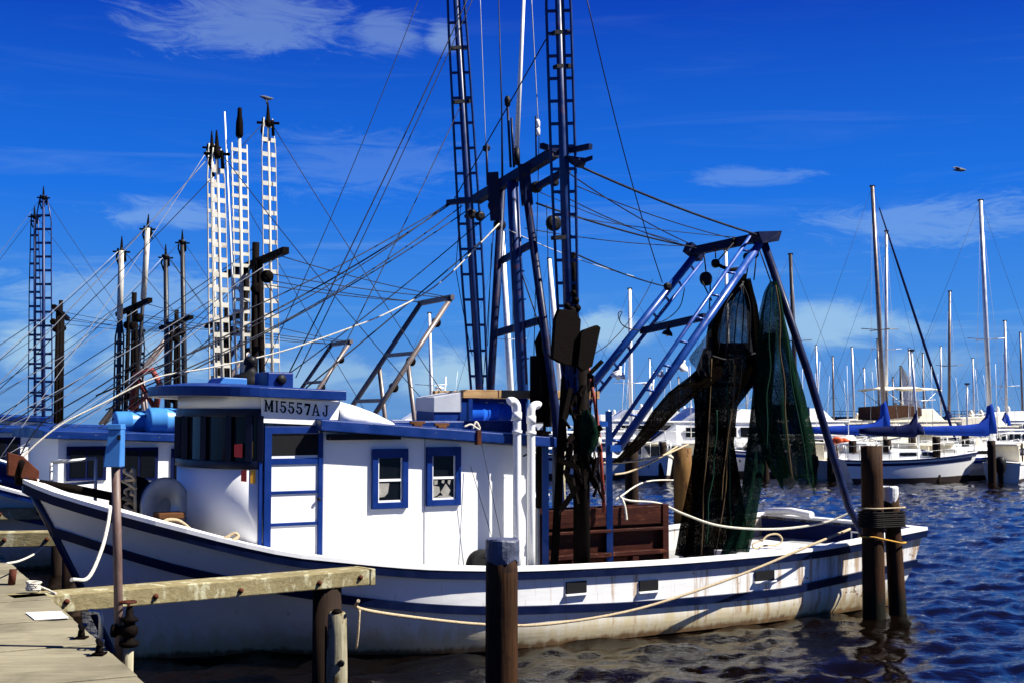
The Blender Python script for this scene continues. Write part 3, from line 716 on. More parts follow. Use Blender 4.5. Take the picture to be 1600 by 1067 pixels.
def mast_and_booms():
    f = BO; X = f.px
    ml = thing_part = MB()
    # two raking legs and a tabernacle between them
    m = MB(); m.tube([X(785, 285, -.45), X(766, 620, -.75), f(6.45, -.85, .5)], [.055, .06, .06], 10); m.tube([X(820, 285, .45), X(868, 640, .8), f(6.62, .95, .5)], [.055, .06, .06], 10)
    m.beam(X(783, 408, -.55), X(834, 380, .55), .05, .09); m.beam(X(772, 522, -.65), X(853, 498, .68), .05, .10)
    m.beam(X(770, 270, -.45), X(775, 345, -.48), .16, .16); m.beam(X(818, 258, .42), X(824, 320, .45), .16, .16)
    mast = m.build('a_frame_mast', dark_steel, FISH)
    m = MB(); m.tube([X(799, 285, 0), X(806, 420, 0), X(817, 605, 0), f(6.6, 0, .5)], [.07, .075, .08, .08], 10); m.build('centre_mast', mast_blue, FISH)
    m = MB(); m.tube([X(808, 285, .15), X(823, 600, .2)], .02, 8)
    for y in (372, 424, 468, 560): m.beam(X(803 + (y - 285) * .05, y, .05), X(812 + (y - 285) * .05, y, .2), .02, .02)
    m.build('mast_ladder', mast_blue, mast)
    # crosstree
    m = MB(); a, b = X(700, 317, -1.85), X(868, 238, 1.1); m.beam(a, X(745, 312, -1.1), .07, .08); m.beam(X(745, 312, -1.1), b, .13, .13); m.beam(X(846, 228, 1.35), X(880, 240, 1.2), .06, .07); m.beam(X(868, 240, 1.2), X(923, 229, 1.9), .06, .07)
    m.beam(X(760, 305, -1.0), X(772, 318, -.6), .06, .06); m.beam(X(840, 292, .6), X(888, 265, 1.3), .07, .08)
    m.build('crosstree', dark_steel, mast)
    m = MB(); m.prism([X(886, 243, 1.6), X(905, 246, 1.7), X(915, 247, 1.8), X(926, 243, 1.9), X(926, 250, 1.9), X(916, 254, 1.8), X(912, 262, 1.7), X(905, 260, 1.7), X(893, 252, 1.6)], f.v * .08); m.build('boom_hook', dark_steel, mast)
    for (x, y, w, r) in ((771, 322, -.6, .08), (781, 352, -.5, .085), (838, 293, .55, .08), (866, 285, .9, .06), (865, 349, .8, .11), (738, 335, -1.2, .07), (750, 338, -1.0, .07), (760, 232, -.8, .05)):
        c = X(x, y, w); MB().lathe(c - f.v * .04, [(r * .5, 0), (r, .01), (r, .07), (r * .5, .08)], f.v, 14).build('rigging_block', black, mast)
    # poles and aerials carried on the crosstree
    m = MB(); m.tube([X(808, 258, .1), X(807, 232, .1)], .045, 8); m.build('aerial_base', black, mast)
    MB().tube([X(807, 236, .1), X(821, -60, .1)], [.036, .022], 8).build('whip_aerial', clean_white, mast)
    m = MB(); m.tube([X(798, 262, .2), X(793, 166, .2)], .02, 6); m.tube([X(803, 262, .25), X(799, 185, .25)], .02, 6); m.build('aerial_pole', dark_steel, mast)
    MB().lathe(X(793, 168, .2), [(.02, 0), (.04, .03), (.045, .1), (.03, .15), (.01, .16)], (0, 0, 1), 10).build('aerial_cap', black, mast)
    m = MB(); m.tube([X(785, 290, -.3), X(784, 170, -.3), X(778, -40, -.3)], [.02, .012, .007], 6); m.build('thin_aerial', wire, mast)
    m = MB(); m.tube([X(762, 290, -.7), X(760, 225, -.7)], .02, 6); m.build('short_pole', dark_steel, mast)
    m = MB(); m.tube([X(838, 260, .6), X(837, 182, .6)], .014, 6); m.build('lamp_pole', dark_steel, mast)
    MB().lathe(X(840, 212, .6), [(.02, 0), (.035, .01), (.035, .09), (.028, .095), (.028, .105), (.035, .11), (.035, .19), (.02, .22)], (0, 0, 1), 10).build('navigation_light', clean_white, mast)
    # outriggers hoisted upright
    na, nb = X(890, 595, 1.5), X(868, -140, 1.5); fa, fb = X(759, 640, -1.5), X(704, -140, -1.5)
    na0 = X(892, 640, 1.5); fa0 = f(f.loc(fa)[0] + .05, -1.5, .95)
    for (p0, p1, p2, wd, n) in ((na0, na, nb, [(0, .06), (.12, .12), (.5, .158), (.8, .16), (1, .12)], 22), (fa0, fa, fb, [(0, .05), (.12, .1), (.45, .17), (.8, .14), (1, .09)], 25)):
        ax_ = V((1, -.12, 0))
        ladder_boom(FISH, 'outrigger', p0, p2, wd, n, (mast_blue, mast_blue), ax_, .05, .026, False, .35)
    # a few rusty plates / sheave gear on the booms
    for x, y, w in ((878, 52, 1.5), (881, 105, 1.5), (722, 160, -1.5), (718, 76, -1.5), (742, 338, -1.5), (878, 372, 1.5)):
        MB().beam(X(x - 14, y, w), X(x + 12, y - 1, w), .10, .05).build('boom_clamp', black, mast)
    return mast
MAST = mast_and_booms()


def stays(host, frame, lst, mt=None):
    for a, b, dr, r, c in lst:
        MB().tube(sag(frame.px(*a), frame.px(*b), dr, 10), r, 5).build('rigging_wire', c, host)


K, PL = wire, wire_pale
stays(MAST, BO, [
    ((905, 260, 1.5), (1185, 368, .8), .05, .017, K), ((838, 318, .5), (1090, 388, -.7), .05, .015, K), ((876, 262, 1.2), (1075, 380, -.6), .06, .009, K),
    ((898, 290, 1.3), (1140, 372, .3), .05, .008, K), ((868, 300, 1.0), (1088, 388, -.5), .08, .008, K), ((820, 357, .4), (1080, 385, -.6), .05, .007, K),
    ((842, 300, .6), (1060, 378, -.3), .05, .006, K), ((872, 336, 1.0), (1150, 371, .4), .03, .006, K), ((895, 395, 1.5), (1040, 448, -.4), .04, .011, K),
    ((795, 360, .1), (990, 432, -.6), .05, .007, PL),
    # left fan from the far end of the crosstree to the foredeck
    ((706, 318, -1.8), (150, 618, 0), .16, .011, K), ((722, 322, -1.5), (225, 604, .2), .20, .009, K), ((735, 326, -1.3), (165, 640, -.2), .16, .009, K), ((700, 318, -1.85), (240, 575, -.8), .22, .008, K),
    ((770, 330, -.7), (440, 592, -.3), .06, .008, K), ((781, 352, -.5), (478, 606, .2), .02, .010, K),
    ((748, -40, -1.4), (448, 590, -.3), .08, .009, K), ((756, -40, -1.4), (462, 590, -.2), .07, .007, K), ((665, -30, -1.5), (400, 600, -.4), .18, .006, K), ((720, 165, -1.5), (505, 606, .4), .04, .007, K),
    ((853, 62, 1.45), (706, 318, -1.8), .01, .009, K),
    # long loose wire aft
    ((915, -10, 1.2), (1035, 442, 0), .22, .008, K), ((1020, 437, -.1), (905, 560, 1.2), .25, .006, K),
    ((750, -10, -.8), (759, 225, -.7), .02, .006, PL), ((830, -10, .6), (841, 195, .6), .01, .007, PL), ((843, 190, .6), (834, 560, .6), .04, .006, K), ((854, 320, .8), (862, 600, .8), .02, .006, K),
    ((712, 420, -1.6), (738, 556, -1.5), .05, .006, K), ((720, 320, -1.5), (712, 420, -1.6), .02, .006, K), ((775, 300, -.6), (755, 600, -1.2), .02, .006, K), ((768, 380, -.6), (762, 540, -1.0), .02, .006, K),
    ((816, 430, .2), (860, 560, .8), .0, .010, K), ((800, 320, 0), (802, 560, .2), .0, .006, K), ((790, 360, 0), (770, 600, -.6), .0, .006, K)])


def gantry():
    f = BO; X = f.px; W_ = .72
    m = MB(); m.beam(X(1078, 394, -W_ - .05), X(1192, 370, W_ - .02), .13, .13); m.prism([X(1185, 362, W_ + .12), X(1222, 361, W_ + .18), X(1217, 377, W_ + .18), X(1192, 380, W_ + .12)], f.v * .22)
    m.beam(X(1074, 386, -W_), X(1095, 402, -W_), .16, .16)
    g = m.build('stern_gantry', dark_steel, FISH); MB().beam(X(1003, 517, -W_), X(1102, 495, W_), .09, .10).build('cross_beam', dark_steel, g)
    def leg(a, b, off, w, mt):
        m = MB(); A, B_ = X(*a, w), X(*b, w); m.tube([A, B_], .06, 12); lg = m.build('gantry_leg', mt, g)
        m = MB(); A2, B2 = X(a[0] + off[0], a[1] + off[1], w - .02), X(b[0] + off[0], b[1] + off[1], w - .02); m.tube([A2, B2], .03, 8)
        for i in range(9):
            t = (i + .4) / 9; m.tube([A.lerp(B_, t), A2.lerp(B2, t)], .02, 6)
        m.build('leg_ladder', mt, lg)
    leg((962, 706), (1192, 374), (-20, -4), W_, blue_steel); leg((905, 627), (1088, 397), (9, 12), -W_, blue_steel)
    m = MB(); m.tube([X(1193, 378, W_), X(1262, 580, W_ + .3), X(1326, 792, 1.35), f(11.75, 1.45, .9)], [.06, .06, .058, .055], 10); m.build('aft_leg', dark_steel, g)
    MB().tube([X(1200, 395, W_ - .1), X(1256, 575, W_ - .1), X(1300, 700, W_)], .018, 6).build('leg_rope', wire, g)
    # uprights and cross rails near the winch
    m = MB(); a = f.loc(X(952, 650, 1.1))
    m.beam(f(a[0], 1.1, .5), X(951, 642, 1.1), .085, .085); m.beam(X(852, 690, 1.2), f(f.loc(X(852, 690, 1.2))[0], 1.2, .5), .085, .085); m.beam(X(905, 662, 1.1), X(951, 662, 1.1), .06, .07); m.beam(X(951, 700, 1.12), X(968, 700, 1.12), .08, .09); m.beam(X(951, 700, 1.1), X(905, 705, -.6), .05, .06)
    m.build('rail_post', blue_steel, g)
    m = MB()
    for (x, y, w, r) in ((1103, 436, -.1, .11), (1118, 412, -.1, .07), (1168, 402, .5, .07), (1148, 378, .2, .07), (1178, 396, .6, .08), (1043, 448, -.2, .06)):
        c = X(x, y, w); MB().lathe(c - f.v * .035, [(r * .5, 0), (r, .01), (r, .06), (r * .5, .07)], f.v, 14).build('pulley_block', black, g)
    for pts in (((1100, 395), (1103, 425)), ((1118, 392), (1118, 404)), ((1110, 440), (1108, 500)), ((1097, 440), (1112, 470)), ((1172, 400), (1166, 432)), ((1182, 400), (1178, 438)), ((1146, 380), (1118, 412)), ((1185, 385), (1204, 440)), ((1200, 390), (1206, 436))):
        MB().tube([X(pts[0][0], pts[0][1], .3), X(pts[1][0], pts[1][1], .3)], .011, 6).build('block_chain', black, g)
    MB().tube([X(x, y, .1) for x, y in ((1118, 412), (1130, 418), (1142, 422), (1160, 420))], .03, 8).build('tackle_bar', rust_dark, g)
    MB().tube(spline([X(x, y, -.3) for x, y in ((1070, 450), (1062, 480), (1040, 500), (1018, 506))]), .008, 5).build('hanging_cable', wire, g)
    MB().tube(spline([X(x, y, -.5) for x, y in ((985, 515), (970, 505), (966, 490), (972, 488), (968, 500), (978, 512), (1000, 516))]), .007, 5).build('hanging_cable', wire, g)
    for (x, y, w, k) in ((966, 587, -.55, 1.0), (1043, 521, .0, .7), (1066, 575, .5, .8), (1033, 586, .5, .5)):
        c = X(x, y, w); lamp = MB().lathe(c, [(.115 * k, -.03), (.12 * k, -.02), (.10 * k, .03 * k), (.05 * k, .07 * k), (.02, .10 * k), (.02, .15 * k)], (.25, -.1, 1), 16).build('deck_lamp', clean_white if k != .7 else black, g)
        MB().ball(c - V((0, 0, .02)), .04 * k, 6).build('lamp_bulb', gel_cream, lamp)
    return g
GAN = gantry()


def deck_gear():
    f = BO; X = f.px
    # anchor winch drum on the foredeck
    c = X(256, 790, .25); s, w, z = f.loc(c); d = MB(); axd = (f.u * .35 - f.v).normalized()
    d.lathe(c, [(.30, 0), (.335, .005), (.335, .03), (.30, .035), (.1, .04), (.1, -.0)], axd, 40)
    wn = d.build('winch_flange', galv, FISH)
    d = MB(); d.lathe(c - axd * .62, [(.33, 0), (.33, .03), (.12, .035), (.12, .58), (.33, .585), (.33, .61)], axd, 32); d.build('winch_drum', black, FISH)
    d = MB(); d.fbox(f, s - .25, s + .2, w + -.65, w + -.06, 1.4, z - .27); d.build('winch_bed', galv, FISH)
    # bitt
    a = f.loc(X(262, 808, .75)); m = MB(); m.fbox(f, a[0] - .1, a[0] + .12, .64, .82, 1.4, a[2] - .01); m.fbox(f, a[0] - .14, a[0] + .16, .65, .89, a[2] - .009, a[2] + .06); m.build('mooring_bitt', brown_wood, FISH, .012)
    # stem head fitting and roller
    m = MB(); m.prism([X(12, 706, .04), X(36, 712, .04), X(62, 736, .04), X(60, 752, .04), X(40, 748, .04), X(12, 742, .04)], f.v * .08); m.build('stem_roller', rusty, FISH, .01)
    m = MB(); m.tube([f(-.12, 0, 2.1), f(.5, 0, 1.99), f(1.1, 0, 1.85)], .05, 8); m.tube([f(-.1, 0, 2.12), f(-.12, .18, 2.2), f(-.1, .25, 2.32)], .035, 8); m.build('anchor_shank', rust_dark, FISH)
    m = MB(); st = [level(0, 'gun'), level(0, 'rub'), level(0, 'wl')]
    m.tube([f(st[0][0] - .02, 0, st[0][2] + .05), f(st[1][0] - .02, 0, st[1][2]), f((st[1][0] + st[2][0]) / 2 - .03, 0, .8), f(st[2][0] - .02, 0, 0), f(1.6, 0, -.6)], .045, 10); m.build('stem_post', navy, HULL)
    # bow pipe rail on the far side
    m = MB(); pp = [(80, 722), (150, 716), (146, 770)]
    q = [X(*p, -.75) for p in pp]; m.tube([q[0], q[1]], .022, 8); m.tube([q[1], q[1] - V((0, 0, .6))], .022, 8); m.tube([q[0], q[0] - V((0, 0, .6))], .022, 8); m.tube([q[0] - V((0, 0, .28)), q[1] - V((0, 0, .28))], .018, 8); m.build('pulpit_rail', galv, FISH)
    # freeing ports in the bulwark: solid black boxes paint the shade of open holes
    for (x0, y0, x1, y1) in ((885, 909, 916, 925), (998, 907, 1027, 921), (1178, 892, 1208, 905)):
        a = f.loc(X(x0, y0, 1.885)); b = f.loc(X(x1, y1, 1.885))
        wm = smooth_tab(GUN_B, (a[0] + .1) / 12.6) + .012
        m = MB(); m.fbox(f, a[0], b[0], wm - .12, wm + .006, b[2], a[2]); pt = m.build('freeing_port', dark_int, HULL)
        m = MB(); m.fbox(f, a[0] - .02, b[0] + .02, wm - .01, wm + .03, b[2] - .022, b[2] - .001); m.build('port_sill', white, pt)
    # exhaust stack with muffler and bent top
    c = f.loc(X(845, 600, .55)); m = MB(); zt = f.loc(X(845, 556, .55))[2]; z0 = f.loc(X(845, 655, .55))[2]
    m.tube([f(c[0], .55, .6), f(c[0], .55, z0)], .07, 12); m.tube([f(c[0], .55, z0 - .1), f(c[0], .55, zt)], .15, 18)
    ex = m.build('exhaust_stack', rust_dark, FISH, .01)
    MB().tube([f(c[0], .55, zt - .02), X(842, 535, .55), X(850, 518, .55), X(853, 514, .55)], .06, 12).build('exhaust_elbow', rust_dark, ex)
    # winch post with two rusty doors and the red pipe
    m = MB(); a = f.loc(X(908, 570, 1.5)); m.tube([f(a[0], 1.5, .5), X(908, 520, 1.5)], [.11, .10], 12); m.beam(f(a[0] - .32, 1.3, .5), X(888, 500, 1.3), .10, .10); m.tube([X(898, 490, 1.42), X(896, 395, 1.42)], .05, 8)
    m.fbox(f, a[0] - .28, a[0] + .3, .3, .95, .5, 1.25)
    wp = m.build('winch_post', rust_dark, FISH)
    for pts, dw in (([(868, 500), (874, 483), (900, 486), (908, 500), (904, 572), (884, 570), (864, 560)], 1.66), ([(908, 522), (912, 516), (934, 508), (939, 512), (926, 572), (912, 580), (903, 572)], 1.72)):
        MB().prism([X(x, y, dw) for x, y in pts], f.v * .07).build('rusty_plate', rust_dark, wp, .008)
    m = MB()
    for (x, y, r) in ((882, 494, .05), (893, 486, .06), (902, 482, .05), (886, 478, .04), (900, 470, .045), (896, 458, .04)): m.ball(X(x, y, 1.6), r, 6)
    m.build('shackle_cluster', rust_dark, wp)
    MB().tube([X(918, 570, 1.0), X(930, 630, 1.1), X(938, 700, 1.15), X(944, 800, 1.2)], .026, 8).build('brake_rod', redrust, wp)
    m = MB(); c = f(a[0], .0, 1.05); m.lathe(c, [(.32, 0), (.32, .04), (.14, .05), (.14, .75), (.32, .76), (.32, .8)], -f.v, 24); m.build('trawl_winch', rust_dark, FISH)
    m = MB(); m.lathe(f(a[0] + .55, -.5, 1.1), [(.22, 0), (.22, .03), (.1, .04), (.1, 1.1), (.22, 1.11), (.22, 1.14)], -f.v, 20); m.build('winch_head', redrust, FISH)
    # deck under the stern hatch, transom lining
    a = f.loc(X(1165, 862, 1.2)); b = f.loc(X(1300, 848, 1.2)); m = MB(); m.fbox(f, a[0] + .15, b[0] + .2, -.5, 1.3, .55, .84); hb = m.build('stern_hatch', clean_white, FISH, .015)
    m = MB(); m.fbox(f, 12.35, 12.44, -1.55, 1.55, .5, 1.07); tl = m.build('transom_lining', cover_navy, FISH)
    a = f.loc(f.px(1280, 828, 0)); m = MB(); s_ = 12.345; c = [q for q in (f.loc(X(1280, 829, .75)),)]
    wq = .62; zq = .93; t = .025; m.fbox(f, s_ - .01, s_ + .004, wq - .10, wq + .10, zq - .08, zq - .08 + t); m.fbox(f, s_ - .01, s_ + .004, wq - .10, wq + .10, zq + .08 - t, zq + .08); m.fbox(f, s_ - .01, s_ + .004, wq - .10, wq - .10 + t, zq - .08 + t, zq + .08 - t); m.fbox(f, s_ - .01, s_ + .004, wq + .10 - t, wq + .10, zq - .08 + t, zq + .08 - t); m.build('white_frame', clean_white, tl)
    m = MB(); m.tube([f(12.42, -1.5, 1.19), f(12.42, -.9, 1.23), f(12.4, -.4, 1.2)], .06, 8); m.build('stern_fender', clean_white, FISH)
    m = MB(); m.beam(f(11.9, 1.3, .5), f(11.98, 1.35, 1.5), .1, .12); m.build('stern_bitt', rusty, FISH, .01)
deck_gear()


# ------------------------------------------------------------------ nets, boards and loose gear on the trawler (things of their own)
def px_net(name, rows, mt, label, group=None, pleats=9, amp=.16, frame=BO, seed=1, hem=0):
    """a hanging net: rows of (x, y, half-width px, w); pleated and uneven"""
    rnd = random.Random(seed); rings = []; n = pleats * 6; ph = [rnd.random() * 6.28 for _ in range(6)]
    rws = []
    for i in range(len(rows) - 1):
        for k in range(4):
            t = k / 4; q = smoothstep = t * t * (3 - 2 * t)
            rws.append([rows[i][j] * (1 - t) + rows[i + 1][j] * t for j in range(4)])
    rws.append(list(rows[-1]))
    for i, (x, y, h, w) in enumerate(rws):
        c = frame.px(x, y, w); d = c.y; r = h * d / FPX; ring = []
        for k in range(n):
            a = 2 * math.pi * k / n; t = i / len(rws)
            f_ = 1 + amp * math.sin(pleats * a + ph[0] + 1.2 * t) + amp * .6 * math.sin((pleats // 2) * a + ph[1] - 2 * t) + amp * .35 * math.sin(pleats * 2.3 * a + ph[2]) + .10 * math.sin(3 * a + 5 * t + ph[3])
            ring.append(c + V((math.cos(a) * r * f_ / 1.12, math.sin(a) * r * .55 * f_, (rnd.random() - .5) * .02 + (hem * math.sin(pleats * a * .5 + ph[4]) if i == len(rws) - 1 else 0))))
        rings.append(ring)
    o = MB().loft(rings, True, False, True).build(name, mt)
    return tag(o, label, 'fishing net', group)


NG = 'trawl nets hung from the stern gantry'
n1 = px_net('trawl_net', [(1146, 536, 30, .1), (1146, 545, 40, .1), (1143, 570, 43, .1), (1133, 600, 41, .1), (1120, 635, 28, .1), (1116, 690, 25, .1), (1115, 740, 31, .1), (1112, 800, 40, .1), (1108, 868, 47, .1)], net_dark,
       'black trawl net hanging full height from gantry to deck, widest of the dark nets', NG, 8, .2, seed=3)
px_net('trawl_net', [(1163, 428, 5, .3), (1156, 445, 10, .3), (1140, 462, 11, .3), (1122, 482, 10, .3), (1114, 520, 9, .3), (1112, 570, 10, .3)], net_dark, 'dark net strand framing the left side of the see-through grey panel', NG, 5, .2, seed=6)
px_net('trawl_net', [(1166, 436, 8, .4), (1175, 480, 10, .4), (1180, 540, 13, .4), (1186, 590, 14, .4), (1194, 630, 12, .4), (1208, 680, 9, .4), (1222, 720, 8, .4), (1228, 742, 7, .4)], net_dark, 'narrow dark net strand between the black net and the green net', NG, 5, .2, seed=5)
n2_ = px_net('trawl_net', [(1209, 440, 5, .85), (1208, 455, 12, .85), (1206, 490, 19, .85), (1210, 560, 30, .85), (1216, 620, 40, .85), (1224, 680, 44, .85), (1234, 728, 38, .85), (1244, 752, 30, .85)], net_green, 'green trawl net bunched at its top and flaring above the water', NG, 8, .18, seed=8, hem=.12)
px_net('trawl_net', [(1203, 520, 8, .75), (1192, 600, 14, .75), (1184, 680, 14, .75), (1174, 760, 13, .75), (1160, 830, 16, .75), (1150, 866, 20, .75)], net_green, 'long green net tail trailing down to the deck', NG, 5, .2, seed=9)
px_net('trawl_net', [(1126, 545, 8, .35), (1100, 590, 24, .35), (1070, 612, 24, .35), (1040, 640, 19, .35), (1015, 672, 13, .35), (990, 700, 10, .35), (962, 722, 7, .35)], net_bag, 'brown netting bag swagged diagonally beneath the gantry leg', NG, 6, .2, seed=11)
def net_cords(net, mt, ends, r=.009, seed=1):
    rnd = random.Random(seed)
    for x0, y0, x1, y1, w in ends:
        p = [BO.px(x0 + (x1 - x0) * k / 6 + rnd.uniform(-3, 3) * (0 < k < 6), y0 + (y1 - y0) * k / 6, w) for k in range(7)]
        MB().tube(spline(p, 3), r, 5).build('net_cord', mt, net)
cord_green = mat('green_cord', (.008, .032, .02), .9, .3, 30, spec=.05); cord_tan = mat('tan_cord', (.09, .06, .03), .9, .3, 30, spec=.05)
net_cords(n1, cord_tan, [(1160, 560, 1118, 866, .55), (1112, 560, 1096, 866, .5), (1148, 570, 1128, 780, .6)], .008, 2)
net_cords(n2_, cord_tan, [(1212, 446, 1238, 748, 1.22)], .010, 8); net_cords(n2_, cord_green, [(1206, 450, 1198, 700, 1.2), (1216, 450, 1262, 740, 1.2), (1262, 740, 1272, 772, 1.15)], .009, 9)
net_cords(n1, cord_green, [(1136, 600, 1140, 868, .5), (1120, 640, 1104, 850, .6)], .010, 5)
# the thin grey panel of the large net
def grey_panel_net():
    t = px_net('grey_net', [(1164, 438, 6, .22), (1159, 458, 18, .22), (1151, 480, 30, .22), (1147, 510, 35, .22), (1146, 552, 39, .22)], net_thin, 'see-through grey top of the black net with dark seams, hung between two dark strands', None, 6, .12, seed=31)
    m = MB()
    for i in range(5): m.tube(spline([BO.px(1163 - i, 440, .42), BO.px(1132 + i * 10, 480, .5), BO.px(1122 + i * 12, 552, .5)], 5), .010, 5)
    m.tube(spline([BO.px(x, y, .5) for x, y in ((1112, 556), (1140, 562), (1180, 552))], 5), .016, 5); m.build('seam_cords', black, t)
    m = MB(); a = [BO.px(x, y, .45) for x, y in ((1076, 560), (1112, 512), (1114, 568), (1096, 578))]
    rows = [[a[0].lerp(a[1], t / 8) for t in range(9)], [a[3].lerp(a[2], t / 8) + V((0, .06 * math.sin(t * 2), 0)) for t in range(9)]]
    mid = [[r0.lerp(r1, k / 6) + V((0, .05 * math.sin(k * 1.3 + i), -.02 * k)) for i, (r0, r1) in enumerate(zip(*rows))] for k in range(7)]
    m.loft(mid, False, False, True)
    o = m.build('grey_net', net_thin); tag(o, 'thin grey see-through net panel beside the blue gantry leg', 'fishing net')
grey_panel_net()


def trawl_board():
    f = BO; X = f.px; a = f.loc(X(836, 797, 1.0)); b = f.loc(X(1036, 795, 1.0)); s0, s1 = a[0], b[0]; zt = a[2] + .02; zb = .60
    r = thing('trawl_board', 'dark red wooden trawl board with framed panels standing on deck behind the bulwark', 'trawl board', f(s0, 1.05, zb), f.a)
    W0, W1 = 1.0, 1.12
    def bx(m, u0, u1, z0, z1, w0=W0, w1=W1): m.fbox(f, s0 + (s1 - s0) * u0, s0 + (s1 - s0) * u1, w0, w1, z0, z1)
    H_ = zt - zb
    m = MB(); bx(m, .0, 1, zb, zt, .98, 1.04); m.build('back_planks', hatch_red, r)
    m = MB(); bx(m, .05, .95, zb + H_ * .74, zt - .02, 1.041, 1.11); bx(m, 0, .05, zb, zt - .06, 1.041, 1.13); bx(m, .95, 1, zb, zt, 1.041, 1.13); bx(m, .051, .949, zb + H_ * .66, zb + H_ * .70, 1.041, 1.15); bx(m, .051, .949, zb + H_ * .34, zb + H_ * .40, 1.041, 1.15); bx(m, .23, .28, zb, zb + H_ * .335, 1.041, 1.14); bx(m, .70, .75, zb, zb + H_ * .335, 1.041, 1.14); bx(m, .281, .699, zb, zb + .05, 1.041, 1.13)
    m.build('board_frame', hatch_red, r, .008)
    m = MB(); bx(m, .30, .68, zb + .06, zb + H_ * .32, 1.041, 1.075); m.build('worn_panel', rusty, r)
    m = MB(); bx(m, -.015, -.001, zb, zt + .01, .95, 1.12); m.build('end_plate', grey_panel, r)
    MB().fbox(f, s0 + .75 * (s1 - s0) + .1, s0 + .75 * (s1 - s0) + .32, 1.06, 1.3, zb + .1, zb + .2).build('iron_shoe', rust_dark, r, .02)
trawl_board()
px_net('net_heap', [(915, 640, 5, 1.66), (919, 655, 13, 1.66), (922, 675, 17, 1.66), (918, 695, 14, 1.66), (914, 712, 6, 1.66)], net_green, 'bunch of green netting hung on the dark winch post', None, 5, .25, seed=21)
tag(MB().ball(BO.px(934, 689, 1.68), .05, 8, (1, 1, 1.3)).build('net_float', gel_cream), 'cream net float hanging against the winch post', 'float')
def lumps():
    rnd = random.Random(12); f = BO; wp = bpy.data.objects['winch_post']; m = None
    for i in range(30):
        x = 886 + rnd.random() * 44; y = 575 + rnd.random() * 205; c = f.px(x, y, 1.55 + rnd.random() * .12); m = MB()
        q = V((rnd.uniform(-.14, .14), rnd.uniform(-.05, .05), rnd.uniform(-.2, .2)))
        m.beam(c - q, c + q, rnd.uniform(.02, .07), rnd.uniform(.03, .09)); m.tube([c + q, c + q + V((rnd.uniform(-.08, .08), 0, -.12))], .02, 5)
        m.build('post_fitting', rust_dark, wp)
    for i in range(12):
        a = f.px(876 + rnd.random() * 60, 585 + rnd.random() * 30, 1.55); b = f.px(868 + rnd.random() * 80, 735 + rnd.random() * 50, 1.2); MB().tube(sag(a, b, rnd.random() * .12), .010 + .006 * (i % 2), 5).build('hanging_chain', rust_dark, wp)
lumps()


def barrel(name, c, axis, r, l, mt, label, group=None):
    a = V(axis).normalized(); t = thing(name, label, 'barrel', V(c) - V((0, 0, r)), 0, group)
    pr = [(r * .86, 0), (r * .95, .01), (r, .04), (r, l * .3), (r * 1.035, l * .32), (r * 1.035, l * .35), (r, l * .37), (r, l * .63), (r * 1.035, l * .65), (r * 1.035, l * .68), (r, l * .7), (r, l - .04), (r * .95, l - .01), (r * .86, l)]
    b = MB().lathe(V(c) - a * l / 2, pr, a, 24).build('barrel_body', mt, t)
    m = MB(); x = a.orthogonal().normalized(); m.lathe(V(c) - a * (l / 2 + .012) + x * r * .55, [(.03, 0), (.03, .02)], a, 10); m.build('bung', black, b)
    return t
pa, pb = BO.px(722, 645, .1), BO.px(790, 646, .1)
barrel('water_barrel', (pa + pb) / 2, pb - pa, .20, (pb - pa).length, barrel_deep, 'deep blue plastic barrel lying on the white trawler deckhouse roof below the lumber')
a = BO.px(756, 905, 1.62); c = BO.px(757, 884, 1.62)
tyre = MB(); ang = BO.u * 1; rr = []
tyre.lathe(c - BO.v * -.02, [(.10, 0), (.15, -.03), (.19, -.01), (.20, .05), (.19, .11), (.15, .13), (.10, .10)], BO.v, 28)
tag(tyre.build('fender_tyre', black_rubber), 'black tyre fender standing against the white deckhouse beside the vent pipes', 'tyre')


